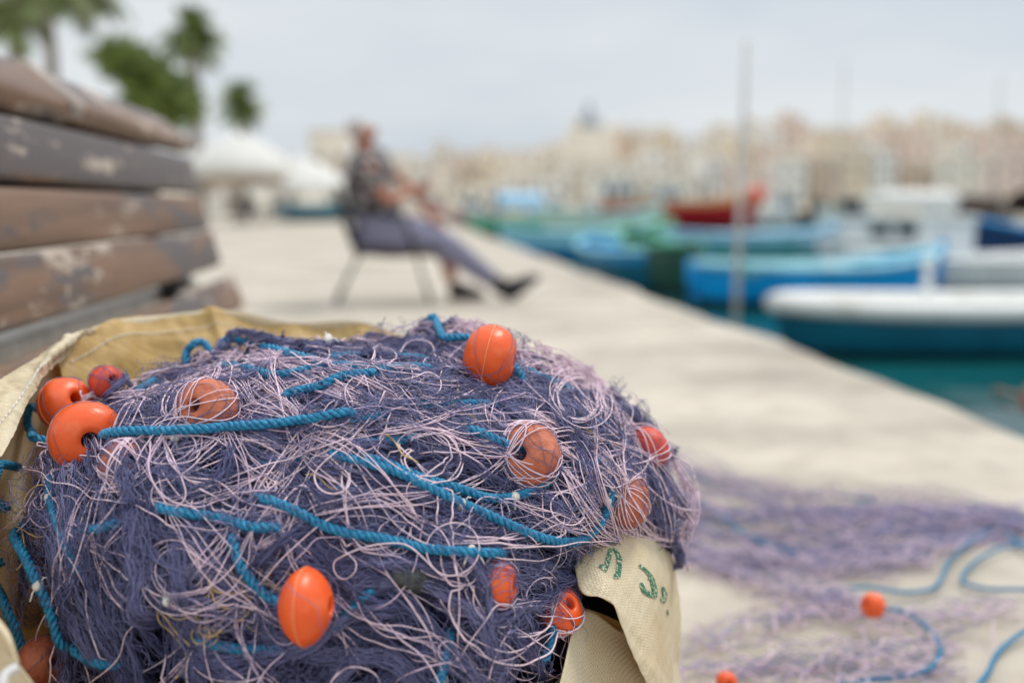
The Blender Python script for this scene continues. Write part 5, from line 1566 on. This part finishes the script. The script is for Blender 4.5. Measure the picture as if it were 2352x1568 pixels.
J[9] = J[9]
sub_skin('shirt', [0, 1, 2, 3, 4, 8, 9, 13, 14], {0: 1.10, 1: 1.16, 2: 1.12, 3: 1.06, 4: 1.15, 8: 1.35, 9: 1.5, 13: 1.35, 14: 1.5}, M['shirt'])
sub_skin('trousers', [0, 18, 19, 20, 21, 22, 23, 24, 25, 26], {0: 1.16, 22: 1.55, 26: 1.45, 21: 1.35, 20: 1.28, 25: 1.3}, M['trousers'])
# hair: a cap round the back and sides of the skull
hc = MB(); rows = []
hcn = mp_(832, 298)
for i in range(9):
    el = rad(-62 + i * 11)
    rows.append([hcn - O + Vector((-.010 + .096 * math.cos(el) * math.cos(a), .096 * math.cos(el) * math.sin(a), .012 + .103 * math.sin(el))) for a in np.linspace(rad(84), rad(276), 22)])
hc.grid(rows); hair = hc.build('hair', M['hair'], man, True)
sm = hair.modifiers.new('thickness', 'SOLIDIFY'); sm.thickness = .012
for s_ in (-1, 1):
    MB().ball(mp_(836, 300) - O + Vector((.078, s_ * .034, .004)), (.012, .014, .009), 10).build('eye', M['shoe'], man, True)
MB().ball(mp_(858, 315) - O, (.010, .026, .006), 10).build('mouth', M['old_float'], man, True)
# shoes
def shoe(heel, toe, upv, name='shoe'):
    d = (toe - heel); L = d.length; d = d.normalized(); s = d.cross(upv).normalized(); u = s.cross(d).normalized()
    m = MB(); rows = []
    for i in range(13):
        t = i / 12; wdt = .042 * (1 - .25 * math.cos(t * 6.28)) * (math.sin(math.pi * min(max(t * .93 + .05, 0), 1)) ** .35); hh = .115 * (1 - t) ** .8 + .04
        c = heel + d * (L * t)
        rows.append([c - O + s * wdt * math.cos(a) + u * (hh * (.5 + .5 * math.sin(a))) for a in np.linspace(0, 2 * math.pi, 15)[:-1]])
    m.grid(rows, True); m.bm.verts.ensure_lookup_table(); n = len(m.bm.verts)
    m.bm.faces.new([m.bm.verts[i] for i in range(14)]); m.bm.faces.new([m.bm.verts[n - 14 + i] for i in range(14)])
    return m.build(name, M['shoe'], man, True)
h1 = mp_(1180, 692, -.13); h1.z = .012
shoe(h1, mp_(1243, 640, -.13), Vector((-.6, 0, .8)))
MB().tube([mp_(1138, 648, -.13) - O, mp_(1160, 664, -.13) - O, mp_(1178, 676, -.13) - O], [.062, .058, .06], 10).build('sock', M['sock'], man, True)
h2 = mp_(1032, 690, .10); h2.z = 0.003; t2 = mp_(1062, 690, .10); t2.z = .003; t2 = h2 + Vector((.25, .05, 0))
shoe(h2, t2, Vector((0, 0, 1)))

# the chair he sits on
ch = empty('rattan_chair', O); tag(ch, 'brown rattan and metal chair under the reclining man', 'chair')
def strip(pts, hw, th_, name, m):
    mb = MB(); k = smooth_path([np.array(p) for p in pts], 14)
    rows = []
    for p in k: rows.append([(p[0] - O.x, p[1] - O.y - hw, p[2]), (p[0] - O.x, p[1] - O.y + hw, p[2])])
    mb.grid(rows); o = mb.build(name, m, ch, True)
    sm_ = o.modifiers.new('thickness', 'SOLIDIFY'); sm_.thickness = th_; sm_.offset = 0
    return o
strip([mp_(776, 430), mp_(790, 490), mp_(812, 555)], .23, .03, 'backrest', M['rattan'])
strip([mp_(812, 565), mp_(880, 580), mp_(955, 578), mp_(1000, 572)], .24, .04, 'seat', M['rattan'])
for dy in (-.23, .23):
    def gp(px, py, z=None):
        v = mp_(px, py, dy) - O
        if z is not None: v.z = z
        return v
    MB().tube([gp(828, 580), gp(805, 625), gp(772, 700, 0)], .011, 8).build('leg', M['iron'], ch)
    MB().tube([gp(955, 582), gp(972, 640), gp(990, 700, 0)], .011, 8).build('leg', M['iron'], ch)
    MB().tube([gp(776, 432), gp(790, 490), gp(815, 570)], .016, 8).build('frame', M['iron'], ch)
    MB().tube([gp(788, 485), gp(850, 488), gp(925, 500), gp(955, 575)], .014, 8).build('armrest', M['iron'], ch)
